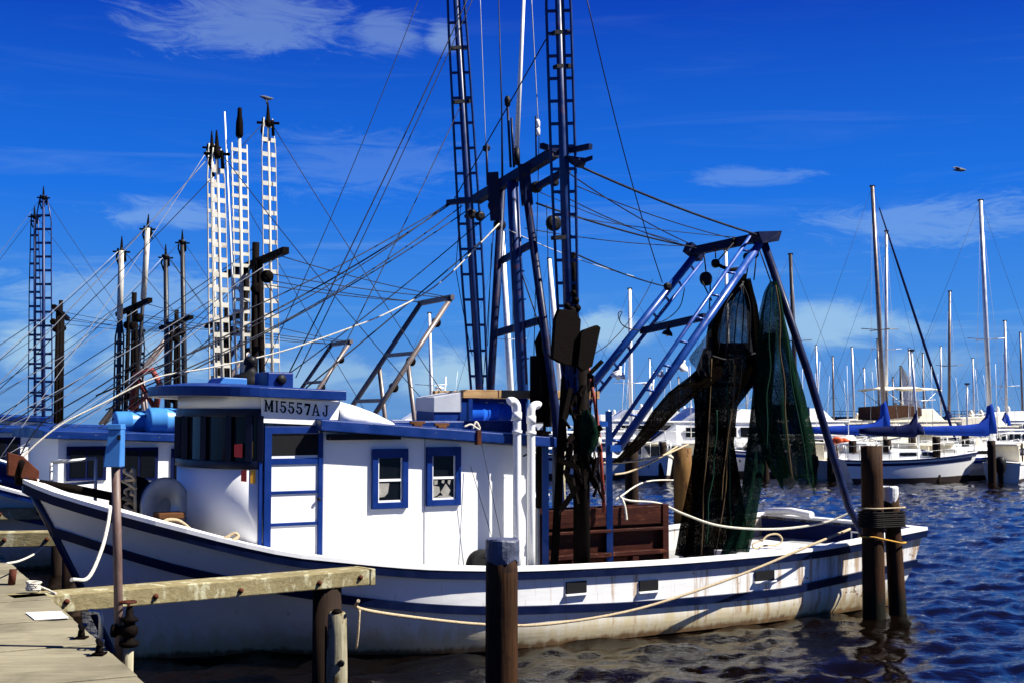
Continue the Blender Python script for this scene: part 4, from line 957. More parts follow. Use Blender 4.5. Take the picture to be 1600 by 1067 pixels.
def ropes():
    def rope(name, pts, r, mt, label, cat='rope', n=6, grp=None):
        o = MB().tube(spline(pts, n), r, 7).build(name, mt); return tag(o, label, cat, grp)
    f = BO; X = f.px
    rope('mooring_rope', [X(172, 795, .85), X(168, 822, 1.15), X(158, 860, 1.45), X(138, 902, 1.75)] + [PZ(112, 905, 1.22)], .02, rope_white, 'white mooring rope dropping from the bow rail to the timber beam')
    rope('spring_line', [P(560, 938, 13.2), P(562, 950, 13.5), P(640, 963, 14.2), P(758, 975, 15.0), P(860, 974, 15.5), P(1000, 950, 16.2), P(1150, 900, 17.0), P(1270, 850, 17.8), P(1328, 826, 18.6)], .018, rope_m, 'long slack pale rope draped along the white hull to the stern')
    rope('deck_rope', [X(968, 776, 1.0), X(985, 782, 1.0), X(1030, 786, 1.0), X(1070, 803, 1.0), X(1120, 820, 1.0), X(1180, 826, 1.0), X(1240, 824, 1.0), X(1295, 814, 1.1), X(1336, 797, 1.3)], .017, rope_white, 'pale rope slung above the stern deck from winch to aft gantry leg')
    rope('rope_tail', [X(972, 778, 1.1), X(976, 790, 1.15), X(978, 802, 1.16), X(979, 812, 1.17)], .018, rope_white, 'short knotted rope end hanging over the red trawl board')
    rope('hanging_rope', [X(929, 700, 1.0), X(928, 720, 1.05), X(928, 742, 1.0), X(934, 760, 1.0), X(938, 778, 1.0)], .015, rope_white, 'short rope with a knot dangling from the winch post')
    rope('cross_rope', [X(932, 722, .4), X(970, 722, .2), X(1027, 714, -.6), X(1075, 694, -1.6)], .014, rope_m, 'rope stretched from the winch post out to the tan piling')
    rope('cross_rope', [X(960, 741, .6), X(985, 736, 0), X(1025, 718, -.7), X(1058, 697, -1.6)], .014, rope_m, 'second rope angling up to the tan piling from the blue rail post')
    rope('cross_rope', [X(962, 780, -1.6), X(1010, 752, -2.6), X(1080, 750, -3.2)], .014, rope_white, 'taut level rope above the water ending at the tan piling')
    rope('bow_stay_rope', [X(34, 716, 0), X(60, 690, 0), X(100, 660, 0), X(160, 630, 0), X(243, 590, 0), X(330, 574, 0), X(440, 549, 0), X(540, 515, 0), X(610, 487, 0), X(690, 440, -.2), X(780, 350, -.4)], .010, rope_white, 'thick white rope rising from the bow over the wheelhouse roof to the mast')
    rope('bow_stay_rope', [X(30, 714, 0), X(50, 680, 0), X(80, 649, 0), X(150, 607, 0), X(219, 562, 0), X(283, 520, 0), X(400, 478, -.5), X(560, 400, -1.0), X(700, 320, -1.8)], .008, wire, 'thin dark rope rising from the bow to the mast crosstree')
    rope('rope_coil', [X(1190, 845, .5), X(1200, 836, .5), X(1215, 834, .5), X(1222, 842, .5), X(1215, 850, .5), X(1195, 852, .6), X(1180, 856, .7), X(1176, 850, .7), X(1190, 843, .7)], .014, rope_m, 'loose rope loop lying on the white stern hatch')
    # tangle of hose and rope by the winch drum
    rnd = random.Random(4); pts = []
    for i in range(26):
        pts.append(X(203 + rnd.uniform(-12, 10), 735 + (i % 13) * 5.0 + rnd.uniform(-4, 4), .35 + rnd.uniform(-.25, .2)))
    rope('rope_tangle', pts, .02, rope_m, 'tangle of tan rope heaped beside the steel anchor winch flange', 'rope', 3)
    pts = [X(252, 818, .95), X(262, 812, .95), X(278, 813, .95), X(292, 822, .98), X(300, 832, 1.02), X(288, 830, 1.05), X(270, 822, 1.0), X(255, 820, 1.0), X(270, 816, .92), X(290, 826, .96)]
    rope('bitt_rope', pts, .022, rope_m, 'thick tan rope looped round the wooden bitt on the foredeck')
    rope('bitt_rope', [X(338, 846, 1.34), X(352, 840, 1.36), X(366, 833, 1.36), X(372, 838, 1.38), X(360, 846, 1.40)], .02, rope_m, 'short tan rope end lying on the rail beside the blue door post')
    # rope round the beam end post
    rope('post_rope', [P(562, 952, 13.35), P(560, 985, 13.35), P(557, 1012, 13.4)], .012, rope_m, 'short dark line hanging from the end of the timber beam')
    # left pier lines
    rope('slack_rope', [P(10, 880, 12.6), P(30, 876, 13.2), P(52, 866, 14.2), P(68, 854, 15.2)], .012, rope_white, 'slack pale rope between dock edge and the finger pier at far left')
ropes()


# ------------------------------------------------------------------ dock fittings, beams and pilings
def bolt(m, c, r, axis): m.lathe(c, [(r, 0), (r, .012), (r * .6, .013), (r * .6, .03), (r * .2, .032)], axis, 8)


def mooring_beam():
    a = PZ(75, 930, 1.2); b = PZ(578, 889, 1.2); d = (b - a); L = d.length; d.normalize(); nrm = V((d.y, -d.x, 0))   # nrm towards camera
    r = thing('mooring_beam', 'long weathered timber beam reaching from the dock across the white bow', 'mooring beam', a - V((0, 0, 1.2)))
    m = MB(); q = -nrm * .36; h = V((0, 0, -.165))
    a2 = a - d * .3
    m.hexa([a2 + h, b + h, b + q + h, a2 + q + h, a2, b, b + q, a2 + q]); bm = m.build('beam', plank_side, r, .012)
    m = MB(); e = b + d * .004; m.hexa([e + h * 1.02 + nrm * .01, e + d * .06 + h * 1.02 + nrm * .01, e + d * .06 + q + h, e + q + h, e + nrm * .01 + V((0, 0, .004)), e + d * .06 + nrm * .01 + V((0, 0, .004)), e + d * .06 + q, e + q]); m.build('end_cap', plank_side, r, .008)
    for t in (.05, .30, .56, .82, .965):
        MB_ = MB(); bolt(MB_, a + d * (L * t) + V((0, 0, -.085 + .02 * math.sin(t * 20))), .028, nrm); MB_.build('bolt_head', rusty, bm)
    p = b - d * .42 - nrm * .16
    MB().tube([V((p.x, p.y, -2)), V((p.x, p.y, 1.03))], .15, 14).build('support_post', pile_dark, r)
    return b, d, nrm
bb, bd, bn_ = mooring_beam()


def piling(name, px, d, ytop, r, mt, label, group, cap=None, lean=0, r1=None, n=20, zb=-2.5):
    c = P(px, ytop, d); zt = c.z; m = MB(); rings = []; rnd = random.Random(int(px)); ph = [rnd.random() * 6.28 for _ in range(3)]
    for i in range(13):
        t = i / 12; z = zb + (zt - zb) * t; rad = (r1 or r * 1.06) * (1 - t) + r * t; ox = lean * (1 - t)
        rings.append([V((c.x + ox + math.cos(2 * math.pi * k / n) * rad * (1 + .035 * math.sin(3 * 2 * math.pi * k / n + ph[0] + t * 2) + .02 * math.sin(7 * 2 * math.pi * k / n + ph[1])), c.y + math.sin(2 * math.pi * k / n) * rad, z + (.012 * math.sin(k * 2.1) if i == 12 else 0))) for k in range(n)])
    m.loft(rings, True, True, True)
    if cap is None:
        return tag(m.build(name, mt), label, 'piling', group)
    t_ = thing(name, label, 'piling', (c.x + lean, c.y, zb), 0, group); m.build('pile_shaft', mt, t_)
    m = MB(); ch, cm = cap; rings = []
    for z, k in ((zt - ch, 1.05), (zt - ch * .5, 1.07), (zt + .005, 1.06), (zt + .022, .98)):
        rings.append([V((c.x + math.cos(2 * math.pi * j / n) * r * k * (1 + .015 * math.sin(5 * j)), c.y + math.sin(2 * math.pi * j / n) * r * k, z + (.035 * math.sin(j * 2.6) * (1 if z < zt - ch * .9 else 0)) + (.008 * math.sin(j) if z > zt else 0))) for j in range(n)])
    m.loft(rings, True, True, False); m.build('pile_cap', cm, t_)
    return t_


cap_mat = mat('tarred_cap', (.045, .055, .10), .6, .5, 7, bump=.6, bscale=18, stain=((.20, .22, .26), .35, 9, (1, 1, 1)))
cap_white = mat('chipped_white_cap', (.55, .55, .54), .6, .2, 8, bump=.4, stain=((.25, .08, .02), .32, 9, (1, 1, 1)))
PG = 'timber mooring pilings'
piling('timber_piling', 785, 11.5, 845, .142, pile_wood, 'brown piling with a wrinkled blue-grey cap, nearest, in front of the white hull', PG, (.165, cap_mat))
piling('timber_piling', 1361, 18.1, 697, .147, pile_wood, 'tall brown piling at the stern of the white trawler', PG, None, .0, .17)
piling('timber_piling', 1391, 18.25, 762, .105, pile_wood, 'short leaning piling with chipped white top behind the tall stern piling', PG, (.17, cap_white), .18, .15)
piling('timber_piling', 1066, 22.0, 700, .155, pile_tan, 'sunlit tan piling standing in the water beyond the black net', PG, None, 0, .17)
piling('timber_piling', 987, 23.5, 690, .12, pile_dark, 'dark piling behind the blue gantry leg of the white trawler', PG, None, 0, .14)
piling('timber_piling', 873, 24, 698, .12, pile_grey, 'grey piling glimpsed between deckhouse and winch post', PG, None, 0, .14)
c_ = bb - bd * .30 + bn_ * .12
pc = FPX / c_.y * c_.x + 800
def stub():
    m = MB(); rings = []; c = P(527, 955, c_.y - .1); n = 16
    for z, k in ((-2, .115), (.2, .11), (.6, .10), (c.z - .03, .095), (c.z, .07)): rings.append([V((c.x + .0 + math.cos(2 * math.pi * j / n) * k, c.y + math.sin(2 * math.pi * j / n) * k, z)) for j in range(n)])
    t = thing('bleached_post', 'pale bleached post with a dark bolt hole below the timber beam end', 'post', (c.x, c.y, -2)); m.loft(rings, True, True, True); m.build('post_shaft', pile_grey, t)
    h = P(533, 1036, c.y - .11); MB().lathe(h + V((0, .01, 0)), [(.035, 0), (.035, .02), (.02, .022)], (0, -1, 0), 12).build('bolt_hole', black, t)
    m = MB(); m.lathe(c + V((0, -.03, .0)), [(.05, -.02), (.06, 0), (.03, .03)], (0, 0, 1), 10); m.build('rusty_cap', rust_dark, t)
stub()


def wrapped_ropes():
    c1 = P(1361, 800, 18.1); c2 = P(1391, 800, 18.25); m = MB()
    def hull_path(z, g=.012):
        a = (c2 - c1); a.z = 0; L = a.length; a.normalize(); b = V((-a.y, a.x, 0)); r1, r2 = .165 + g, .14 + g; pts = []
        for i in range(13): t = math.pi / 2 + math.pi * i / 12; pts.append(V((c1.x, c1.y, z)) + a * math.cos(t) * r1 + b * math.sin(t) * r1)
        q = c2 + V((.05, 0, 0))
        for i in range(13): t = -math.pi / 2 + math.pi * i / 12; pts.append(V((q.x, q.y, z)) + a * math.cos(t) * r2 + b * math.sin(t) * r2)
        return pts + [pts[0]]
    z0 = P(1361, 822, 18.1).z
    for k in range(8): m.tube(hull_path(z0 - .0 + k * .028 + .004 * math.sin(k * 3)), .012, 6)
    tag(m.build('lashing_rope', mat('dark_rope', (.014, .012, .012), .9, .4, 30, spec=.1)), 'dark rope lashed round the two stern pilings in many turns', 'rope')
    m = MB(); m.tube(hull_path(P(1361, 793, 18.1).z), .012, 6); tag(m.build('lashing_rope', rope_m), 'thin pale rope turn above the dark lashing on the stern pilings', 'rope')
    y = P(1361, 837, 18.1).z; q = hull_path(y, .015)[0:26]; q = [p - V((0, 0, .10 * min(1, max(0, (p.x - c1.x) / .4)))) for p in q]
    tag(MB().tube(q + [q[0]], .013, 6).build('lashing_rope', rope_yellow), 'yellow rope looped round the stern pilings below the dark lashing', 'rope')
wrapped_ropes()


def dock_fittings():
    Z = 1.2
    def base(px, py): return PZ(px, py, Z)
    # service pedestal on a pipe post
    b = base(178, 1012); b = E0 + ed * ((b - E0).dot(ed)) - en * .09; d = b.y
    t = thing('service_post', 'light blue metal box on a rusty pipe post at the dock edge', 'service post', b - V((0, 0, .5)))
    top = P(178, 735, d); x0, x1 = P(166, 728, d).x, P(192, 728, d).x; cx = (x0 + x1) / 2 - .004; w = (x1 - x0) / 2; zb = P(178, 729, d).z; zt = P(178, 662, d).z
    m = MB(); m.tube([V((b.x, d, Z - .5)), V((b.x * .5 + cx * .5, d, (Z + zb) / 2)), V((cx + .01, d, zb + .02))], .031, 12); m.build('pipe_post', mat('rusty_pipe', (.12, .075, .06), .6, .4, 6, stain=((.04, .012, .006), .42, 6, (1, 1, .3))), t)
    m = MB(); k = .72; m.hexa([V((cx - w, d - w, zb)), V((cx + w, d - w, zb)), V((cx + w, d + w, zb)), V((cx - w, d + w, zb)), V((cx - w * .55, d - w * k, zt - .04)), V((cx + w * 1.0, d - w * k, zt - .04)), V((cx + w * 1.0, d + w, zt - .04)), V((cx - w * .55, d + w, zt - .04))]); bx = m.build('box_body', sky_blue, t, .006)
    m = MB(); m.hexa([V((cx - w * .66, d - w * .86, zt - .038)), V((cx + w * 1.06, d - w * .86, zt - .038)), V((cx + w * 1.06, d + w, zt - .038)), V((cx - w * .66, d + w, zt - .038)), V((cx - w * .6, d - w * .8, zt)), V((cx + w, d - w * .8, zt)), V((cx + w, d + w, zt)), V((cx - w * .6, d + w, zt))]); m.build('box_lid', sky_blue, bx, .004)
    MB().fbox(Frame(cx + .012, d - w * .95, 0), 0, .022, -.004, .012, zt - .12, zt - .085).build('padlock', black, bx) if False else None
    q = P(186, 683, d - w * .86); MB().box(q, (.02, .022, .035)).build('padlock', black, bx)
    # gate valve beside it
    c = P(202, 985, d - .05); t = thing('gate_valve', 'rusty gate valve with handwheel on a pale pipe beside the service post', 'valve', V((c.x, c.y, Z - .5)))
    m = MB(); m.ball(c, .062, 8, (1, 1, .9)); m.lathe(c, [(.05, -.11), (.068, -.10), (.068, -.075), (.04, -.07), (.04, .06), (.06, .065), (.06, .085), (.03, .10), (.02, .17)], (0, 0, 1), 14); m.tube([c - V((.10, 0, 0)), c], .03, 10); m.lathe(c - V((.12, 0, 0)), [(.045, 0), (.045, .03)], (1, 0, 0), 10); m.build('valve_body', rust_dark, t)
    wl = MB(); cw = P(200, 940, d - .05); ring = [cw + V((math.cos(a) * .055, math.sin(a) * .055, 0)) for a in [i * math.pi / 8 for i in range(17)]]; wl.tube(ring, .008, 6); wl.tube([ring[0], ring[8]], .007, 6); wl.tube([ring[4], ring[12]], .007, 6); wl.tube([cw, c + V((0, 0, .15))], .010, 6); wl.build('handwheel', rusty, t)
    m = MB(); m.tube([c - V((0, 0, .1)), c - V((0, 0, .62))], .033, 12); m.build('pale_pipe', pile_grey, t)
    # bent standpipe
    b = base(157, 1010); p1 = P(158, 962, b.y); m = MB(); m.tube([V((b.x, b.y, Z)), p1 - V((0, 0, .01)), p1 + V((-.012, 0, .025)), p1 + V((-.035, 0, .03)), p1 + V((-.06, 0, .03))], .016, 10); m.lathe(p1 + V((-.055, 0, .03)), [(.02, 0), (.02, .03)], (-1, 0, 0), 10); m.lathe(V((b.x, b.y, Z)), [(.026, 0), (.026, .05), (.018, .055)], (0, 0, 1), 10)
    tag(m.build('standpipe', galv), 'thin grey water standpipe with a bent spout on the dock edge', 'standpipe')
    # mooring cleats
    for (x, y, lab) in ((127, 997, 'small rusty iron cleat on the dock beside the white paper'), (155, 1022, 'small rusty iron cleat on the dock at the foot of the grey standpipe')):
        c = base(x, y); m = MB(); m.tube([c, c + V((0, 0, .06))], [.03, .022], 10); m.tube([c + V((-.03, .06, .085)), c + V((0, 0, .065)), c + V((.03, -.06, .085))], .018, 8); m.box(c + V((0, 0, .006)), (.08, .1, .012))
        tag(m.build('dock_cleat', rust_dark), lab, 'cleat', 'iron cleats along the dock edge')
    # mooring bollard fragment near the beam root with rope turns
    c = base(52, 926); m = MB(); pts = []
    for i in range(40):
        a = i * .75; pts.append(c + V((math.cos(a) * (.05 + .004 * (i % 5)), math.sin(a) * .05, .02 + .0022 * i)))
    pts += [c + V((.12, .05, .02)), c + V((.2, -.06, .012)), c + V((.25, -.12, .014))]
    tag(m.tube(pts, .011, 6).build('dock_rope', rope_white), 'small coil of pale rope on the dock at the root of the timber beam', 'rope')
    tag(MB().tube([base(18, 912), base(20, 912) + V((0, 0, .14))], .035, 10).build('iron_pin', rusty), 'short rusty pin standing on the dock at the far left', 'pin')
    # sheet of paper
    q = [base(40, 958), base(95, 956), base(107, 966), base(54, 969)]; m = MB(); m.prism([p + V((0, 0, .004)) for p in q], V((0, 0, .006)))
    tag(m.build('paper_sheet', paper), 'blank white sheet lying on the dock planks', 'paper')
dock_fittings()


def finger(y_top, x_end, d0, lab):
    a = PZ(-60, y_top, 1.2); b = PZ(x_end, y_top - 3, 1.2); d = b - a; d.normalize(); q = V((-d.y, d.x, 0)) * .35; h = V((0, 0, -.2))
    t = thing('finger_pier', lab, 'finger pier', V((a.x, a.y, 0)), 0, 'timber finger piers at the left')
    m = MB(); m.hexa([a + h, b + h, b + q + h, a + q + h, a, b, b + q, a + q]); bm = m.build('beam', plank_side, t, .01)
    for k in (.35, .7, .95):
        m = MB(); bolt(m, a.lerp(b, k) + V((0, 0, -.1)), .03, -q.normalized()); m.build('bolt_head', rusty, bm)
    for k in (.1, .9):
        c = a.lerp(b, k) + q * .5; MB().tube([V((c.x, c.y, -1.5)), V((c.x, c.y, .99))], .14, 10).build('support_post', pile_dark, t)
finger(833, 130, 17, 'timber finger pier just beyond the white bow at far left')
finger(795, 110, 22, 'timber finger pier farther off at the left edge under the neighbouring boat')


# ------------------------------------------------------------------ neighbouring shrimp boats at the left
def trawler(name, label, fr, k, hullmat, rig, cols, outr, gs=0.0, gant=True, nwin=3, roofmat=None, wires=8):
    t = thing(name, label, 'fishing boat', fr.o, fr.a, 'shrimp boats moored beyond the white trawler')
    make_hull(t, fr, k, (hullmat, bottom_m, cols, clean_white))
    m = MB(); m.loft([[fr(s * k, -1.3 * k, zb * k), fr(s * k, 1.3 * k, zb * k), fr(s * k, 1.3 * k, zt * k), fr(s * k, -1.3 * k, zt * k)] for s, zb, zt in ((2.4, 1.0, 2.42), (6.0, .6, 2.28))], True, True, False)
    h = m.build('deckhouse', cabin_white, t, .01)
    m = MB(); m.loft([[fr(s * k, -1.5 * k, z * k), fr(s * k, 1.5 * k, z * k), fr(s * k, 1.5 * k, (z + .14) * k), fr(s * k, 0, (z + .2) * k), fr(s * k, -1.5 * k, (z + .14) * k)] for s, z in ((2.1, 2.43), (6.3, 2.29))], True, True, False); m.build('deckhouse_roof', roofmat or blue_worn, t, .01)
    for i in range(nwin):
        s0 = (2.55 + i * .95) * k; z1 = (2.28 - .03 * i) * k
        w = MB(); w.fbox(fr, s0, s0 + .7 * k, 1.28 * k, 1.335 * k, z1 - .62 * k, z1); wf = w.build('window', cover_navy, h)
        for j in range(2): MB().fbox(fr, s0 + (.06 + .31 * j) * k, s0 + (.33 + .31 * j) * k, 1.3 * k, 1.345 * k, z1 - .56 * k, z1 - .06 * k).build('window_pane', glass, wf)
    # A-frame mast
    m = MB(); m.tube([fr(6.5 * k, -.45 * k, 6.0 * k), fr(6.5 * k, -.8 * k, .6 * k)], .065 * k, 8); m.tube([fr(6.45 * k, .45 * k, 6.0 * k), fr(6.5 * k, .85 * k, .6 * k)], .065 * k, 8)
    m.beam(fr(6.5 * k, -1.8 * k, 5.9 * k), fr(6.5 * k, 1.8 * k, 6.05 * k), .13 * k, .13 * k); m.beam(fr(6.5 * k, -.6 * k, 4.2 * k), fr(6.5 * k, .6 * k, 4.2 * k), .07, .09); m.beam(fr(6.5 * k, -.7 * k, 3.1 * k), fr(6.5 * k, .7 * k, 3.1 * k), .07, .09)
    mast = m.build('a_frame_mast', rig, t)
    m = MB(); m.tube([fr(6.5 * k, .1, .6 * k), fr(6.5 * k, .1, 6.4 * k)], .075 * k, 8); m.build('centre_mast', rig, mast)
    for q in ((6.5, -.5, 5.5), (6.4, .55, 5.4), (6.4, 1.1, 5.6), (6.5, 0, 3.4)):
        MB().lathe(fr(*(c * k for c in q)), [(.06, 0), (.13, .02), (.13, .1), (.06, .12)], fr.v, 10).build('rigging_block', rust_dark, mast)
    m = MB(); m.fbox(fr, 6.9 * k, 7.5 * k, -.7 * k, .7 * k, .6 * k, 1.5 * k); m.lathe(fr(7.2 * k, -.7 * k, 1.6 * k), [(.3, 0), (.3, .05), (.14, .06), (.14, 1.3), (.3, 1.31), (.3, 1.36)], -fr.v, 16); m.build('trawl_winch', rust_dark, t)
    for b, tp, wd, n, m1, m2, r in outr:
        lit = m2 is white_lad; ladder_boom(t, 'outrigger', b, tp, [(p, q * (1.35 if lit else 1)) for p, q in wd], n, (m1, m2), V((.74, .67, 0)) if lit else V((1, 0, 0)), r, .036 if lit else .035, True)
        m = MB(); d = (V(tp) - V(b)).normalized(); m.lathe(V(tp), [(.05, -.2), (.085, -.16), (.085, -.06), (.05, -.03), (.03, .2), (.015, .35)], d, 8); m.tube([V(tp) + V((-.1, 0, 0)), V(tp) + V((-.14, 0, -.3)), V(tp) + V((-.05, 0, -.55))], .03, 5); m.tube([V(tp) + V((.1, 0, -.05)), V(tp) + V((.12, 0, -.4))], .035, 5); m.beam(V(tp) + V((-.25, 0, -.1)), V(tp) + V((.25, 0, -.12)), .05, .05); m.build('boom_head', rust_dark, t)
    if gant:
        m = MB(); g0, g1 = 7.9 + gs, 10.2 + gs
        for w in (-.72, .72):
            m.tube([fr(g0 * k, w * k, 2.2 * k), fr(g1 * k, w * k, 5.4 * k)], .06 * k, 8); m.tube([fr((g0 + 1.25) * k, w * k, 4.0 * k), fr((g0 + 1.7) * k, w * k, .7 * k)], .05 * k, 8)
        m.beam(fr(g1 * k, -.8 * k, 5.4 * k), fr(g1 * k, .8 * k, 5.42 * k), .09, .11)
        for q in (.3, .62): m.beam(fr((g0 + 2.3 * q) * k, -.72 * k, (2.2 + 3.2 * q) * k), fr((g0 + 2.3 * q) * k, .72 * k, (2.2 + 3.2 * q) * k), .07, .08)
        gm = m.build('stern_gantry', mast_tan, t)
        for q in (.5, .68, .95): MB().lathe(fr((g0 + 2.3 * q) * k, .3 * k, (2.2 + 3.2 * q - .35) * k), [(.05, 0), (.11, .02), (.11, .08), (.05, .1)], fr.v, 10).build('pulley_block', rust_dark, gm)
        for w0, w1, z in ((1.6, .7, .0), (-1.6, -.7, 0), (.5, .6, -.2), (-.5, -.6, -.3)): MB().tube(sag(fr(6.5 * k, w0 * k, (5.95 + z) * k), fr(g1 * k, w1 * k, 5.42 * k), .06), .010, 5).build('rigging_wire', wire, mast)
    # stays
    ends = [(V(tp), fr(.3 * k, 0, 2.0 * k)) for b, tp, *_ in outr] + [(V(tp), fr(12 * k, 1.2 * k, 1.1 * k)) for b, tp, *_ in outr] + [(fr(6.5 * k, 1.7 * k, 6 * k), fr(.3 * k, 0, 2.0 * k)), (fr(6.5 * k, -1.7 * k, 6 * k), fr(.5 * k, 0, 1.9 * k)), (fr(6.5 * k, 0, 6.3 * k), fr(.3 * k, 0, 2.0 * k)), (fr(6.5 * k, .4 * k, 6 * k), fr(2.2 * k, .9 * k, 2.5 * k)), (fr(6.5 * k, -.4 * k, 5.8 * k), fr(3 * k, -.9 * k, 2.5 * k))]
    for i, (a, b) in enumerate(ends[:wires]): MB().tube(sag(a, b, .10 + .05 * (i % 3)), .009, 5).build('rigging_wire', wire if i % 4 else wire_pale, mast)
    return t


FA = Frame(BO.o.x - 5.45, BO.o.y + 8.55, BO.a)
X = FA.px
white_lad = mat('cream_ladder', (.46, .44, .38), .5, .2, 4, stain=(RUST, .33, 5, (1, 1, .5)))
hull_blue = mat('blue_white_hull', (.012, .03, .12), .35, .25, 3)
TA = trawler('fishing_boat', 'neighbouring trawler with blue-edged cabin roof, two blue barrels on it and white ladder outriggers', FA, 1.0, hull_m, rust_dark, blue_worn, [
    (X(350, 700, 1.5), X(339, 232, 1.5), [(0, .13), (.9, .11), (1, .06)], 20, white_lad, white_lad, .032),
    (X(427, 690, -1.5), X(419, 185, -1.5), [(0, .14), (.93, .13), (1, .08)], 22, white_lad, white_lad, .032)], .55, nwin=4, wires=9)
m = MB(); m.tube([X(381, 700, .2), X(374, 215, .2)], [.05, .035], 8); cm = m.build('topmast', white_lad, TA)
m = MB()
for i in range(17):
    y = 235 + i * 18; c = X(374 + (y - 215) * .016, y, .2); m.beam(c - V((.15, .13, 0)), c + V((.13, .11, 0)), .03, .07)
for sg in (-1, 1): m.tube([X(380, 560, .2) + V((sg * .13, sg * .11, 0)), X(374, 225, .2) + V((sg * .13, sg * .11, 0))], .016, 5)
m.build('topmast_ladder', white_lad, cm)
MB().lathe(X(374, 215, .2), [(.06, 0), (.08, .05), (.075, .3), (.05, .45), (.045, .6), (.02, .62)], (0, 0, 1), 8).build('mast_head', rust_dark, cm)
m = MB(); m.tube([X(370, 590, -.5), X(351, 175, -.5)], [.03, .018], 6); m.build('whip_aerial', clean_white, TA)
pa, pb = X(196, 664, .5), X(235, 663, .5)
barrel('drum_barrel', (pa + pb) / 2 + V((0, 0, .05)), pb - pa, .22, .9, barrel_m, 'shorter-looking light blue barrel on the neighbouring roof, left of its twin', 'light blue barrels on the neighbouring roof')
pa, pb = X(234, 660, .9), X(305, 661, .9)
barrel('drum_barrel', (pa + pb) / 2 + V((0, 0, .04)), pb - pa, .25, .98, barrel_m, 'light blue barrel on the neighbouring roof, right of its twin and next to the wheelhouse', 'light blue barrels on the neighbouring roof')


def far_trawler(label, px, d, ang, k, outr, hullmat, gant=True, rig=rust_dark, roofmat=None):
    c = P(px, 652, d); u = V((math.cos(ang), math.sin(ang), 0)); o_ = V((c.x, c.y, 0)) - u * 6.5 * k
    return trawler('fishing_boat', label, Frame(o_.x, o_.y, ang), k, hullmat, rig, blue_worn, [(P(bx, by, d + dd), P(tx, ty, d + dd), wd, n, m1, m2, r) for bx, by, tx, ty, dd, wd, n, m1, m2, r in outr], 0, gant, 3, roofmat, 7)
LADB = mat('navy_ladder', (.008, .02, .10), .45, .3, 5)
LADK = mat('black_ladder', (.010, .010, .014), .5, .4, 6)
far_trawler('distant trawler with two tall slim dark blue ladder outriggers at the far left', 92, 50, R(12), 1.15, [
    (68, 716, 68, 305, -1, [(0, .35), (.7, .30), (.9, .30), (1, .12)], 19, LADB, LADB, .06), (55, 714, 54, 335, 1.5, [(0, .30), (.7, .22), (1, .14)], 17, LADB, LADB, .05)], navy)
TD = far_trawler('dark trawler with two pale-topped poles and black ladders behind the blue-edged cabin', 205, 37, R(31), 1.0, [
    (182, 738, 190, 388, 0, [(0, .13), (.62, .12), (.64, .02), (1, .02)], 20, LADK, LADK, .06), (206, 736, 231, 353, 1.5, [(0, .2), (.58, .13), (.6, .02), (1, .02)], 22, LADK, LADK, .055)], navy, True)
m = MB(); q = [P(x, y, 35) for x, y in ((205, 640), (212, 585), (238, 578), (250, 600), (243, 640))]; m.tube(q, .09, 8); m.tube([q[1], q[4]], .07, 8); m.tube([q[0], q[3]], .06, 8); m.build('red_gallows', redrust, TD)
for (x0, y0, x1, y1, d) in ((187, 500, 190, 392, 37), (224, 468, 231, 357, 38.5)): MB().tube([P(x0, y0, d), P(x1, y1, d)], .085, 10).build('pale_topmast', white_lad, TD)
far_trawler('dark trawler with two plain black masts bearing square boxes, left of the white ladder outriggers', 272, 43, R(31), 1.0, [
    (262, 726, 259, 398, 0, [(0, .05), (1, .05)], 4, LADK, LADK, .08), (290, 725, 285, 375, 1.2, [(0, .05), (1, .05)], 4, LADK, LADK, .085)], navy, False)
far_trawler('small rusty brown trawler half hidden behind the white ladder outriggers', 350, 34, R(31), .9, [
    (339, 745, 331, 225, 0, [(0, .14), (.9, .11), (1, .06)], 22, white_lad, white_lad, .05)], hull_blue, True)


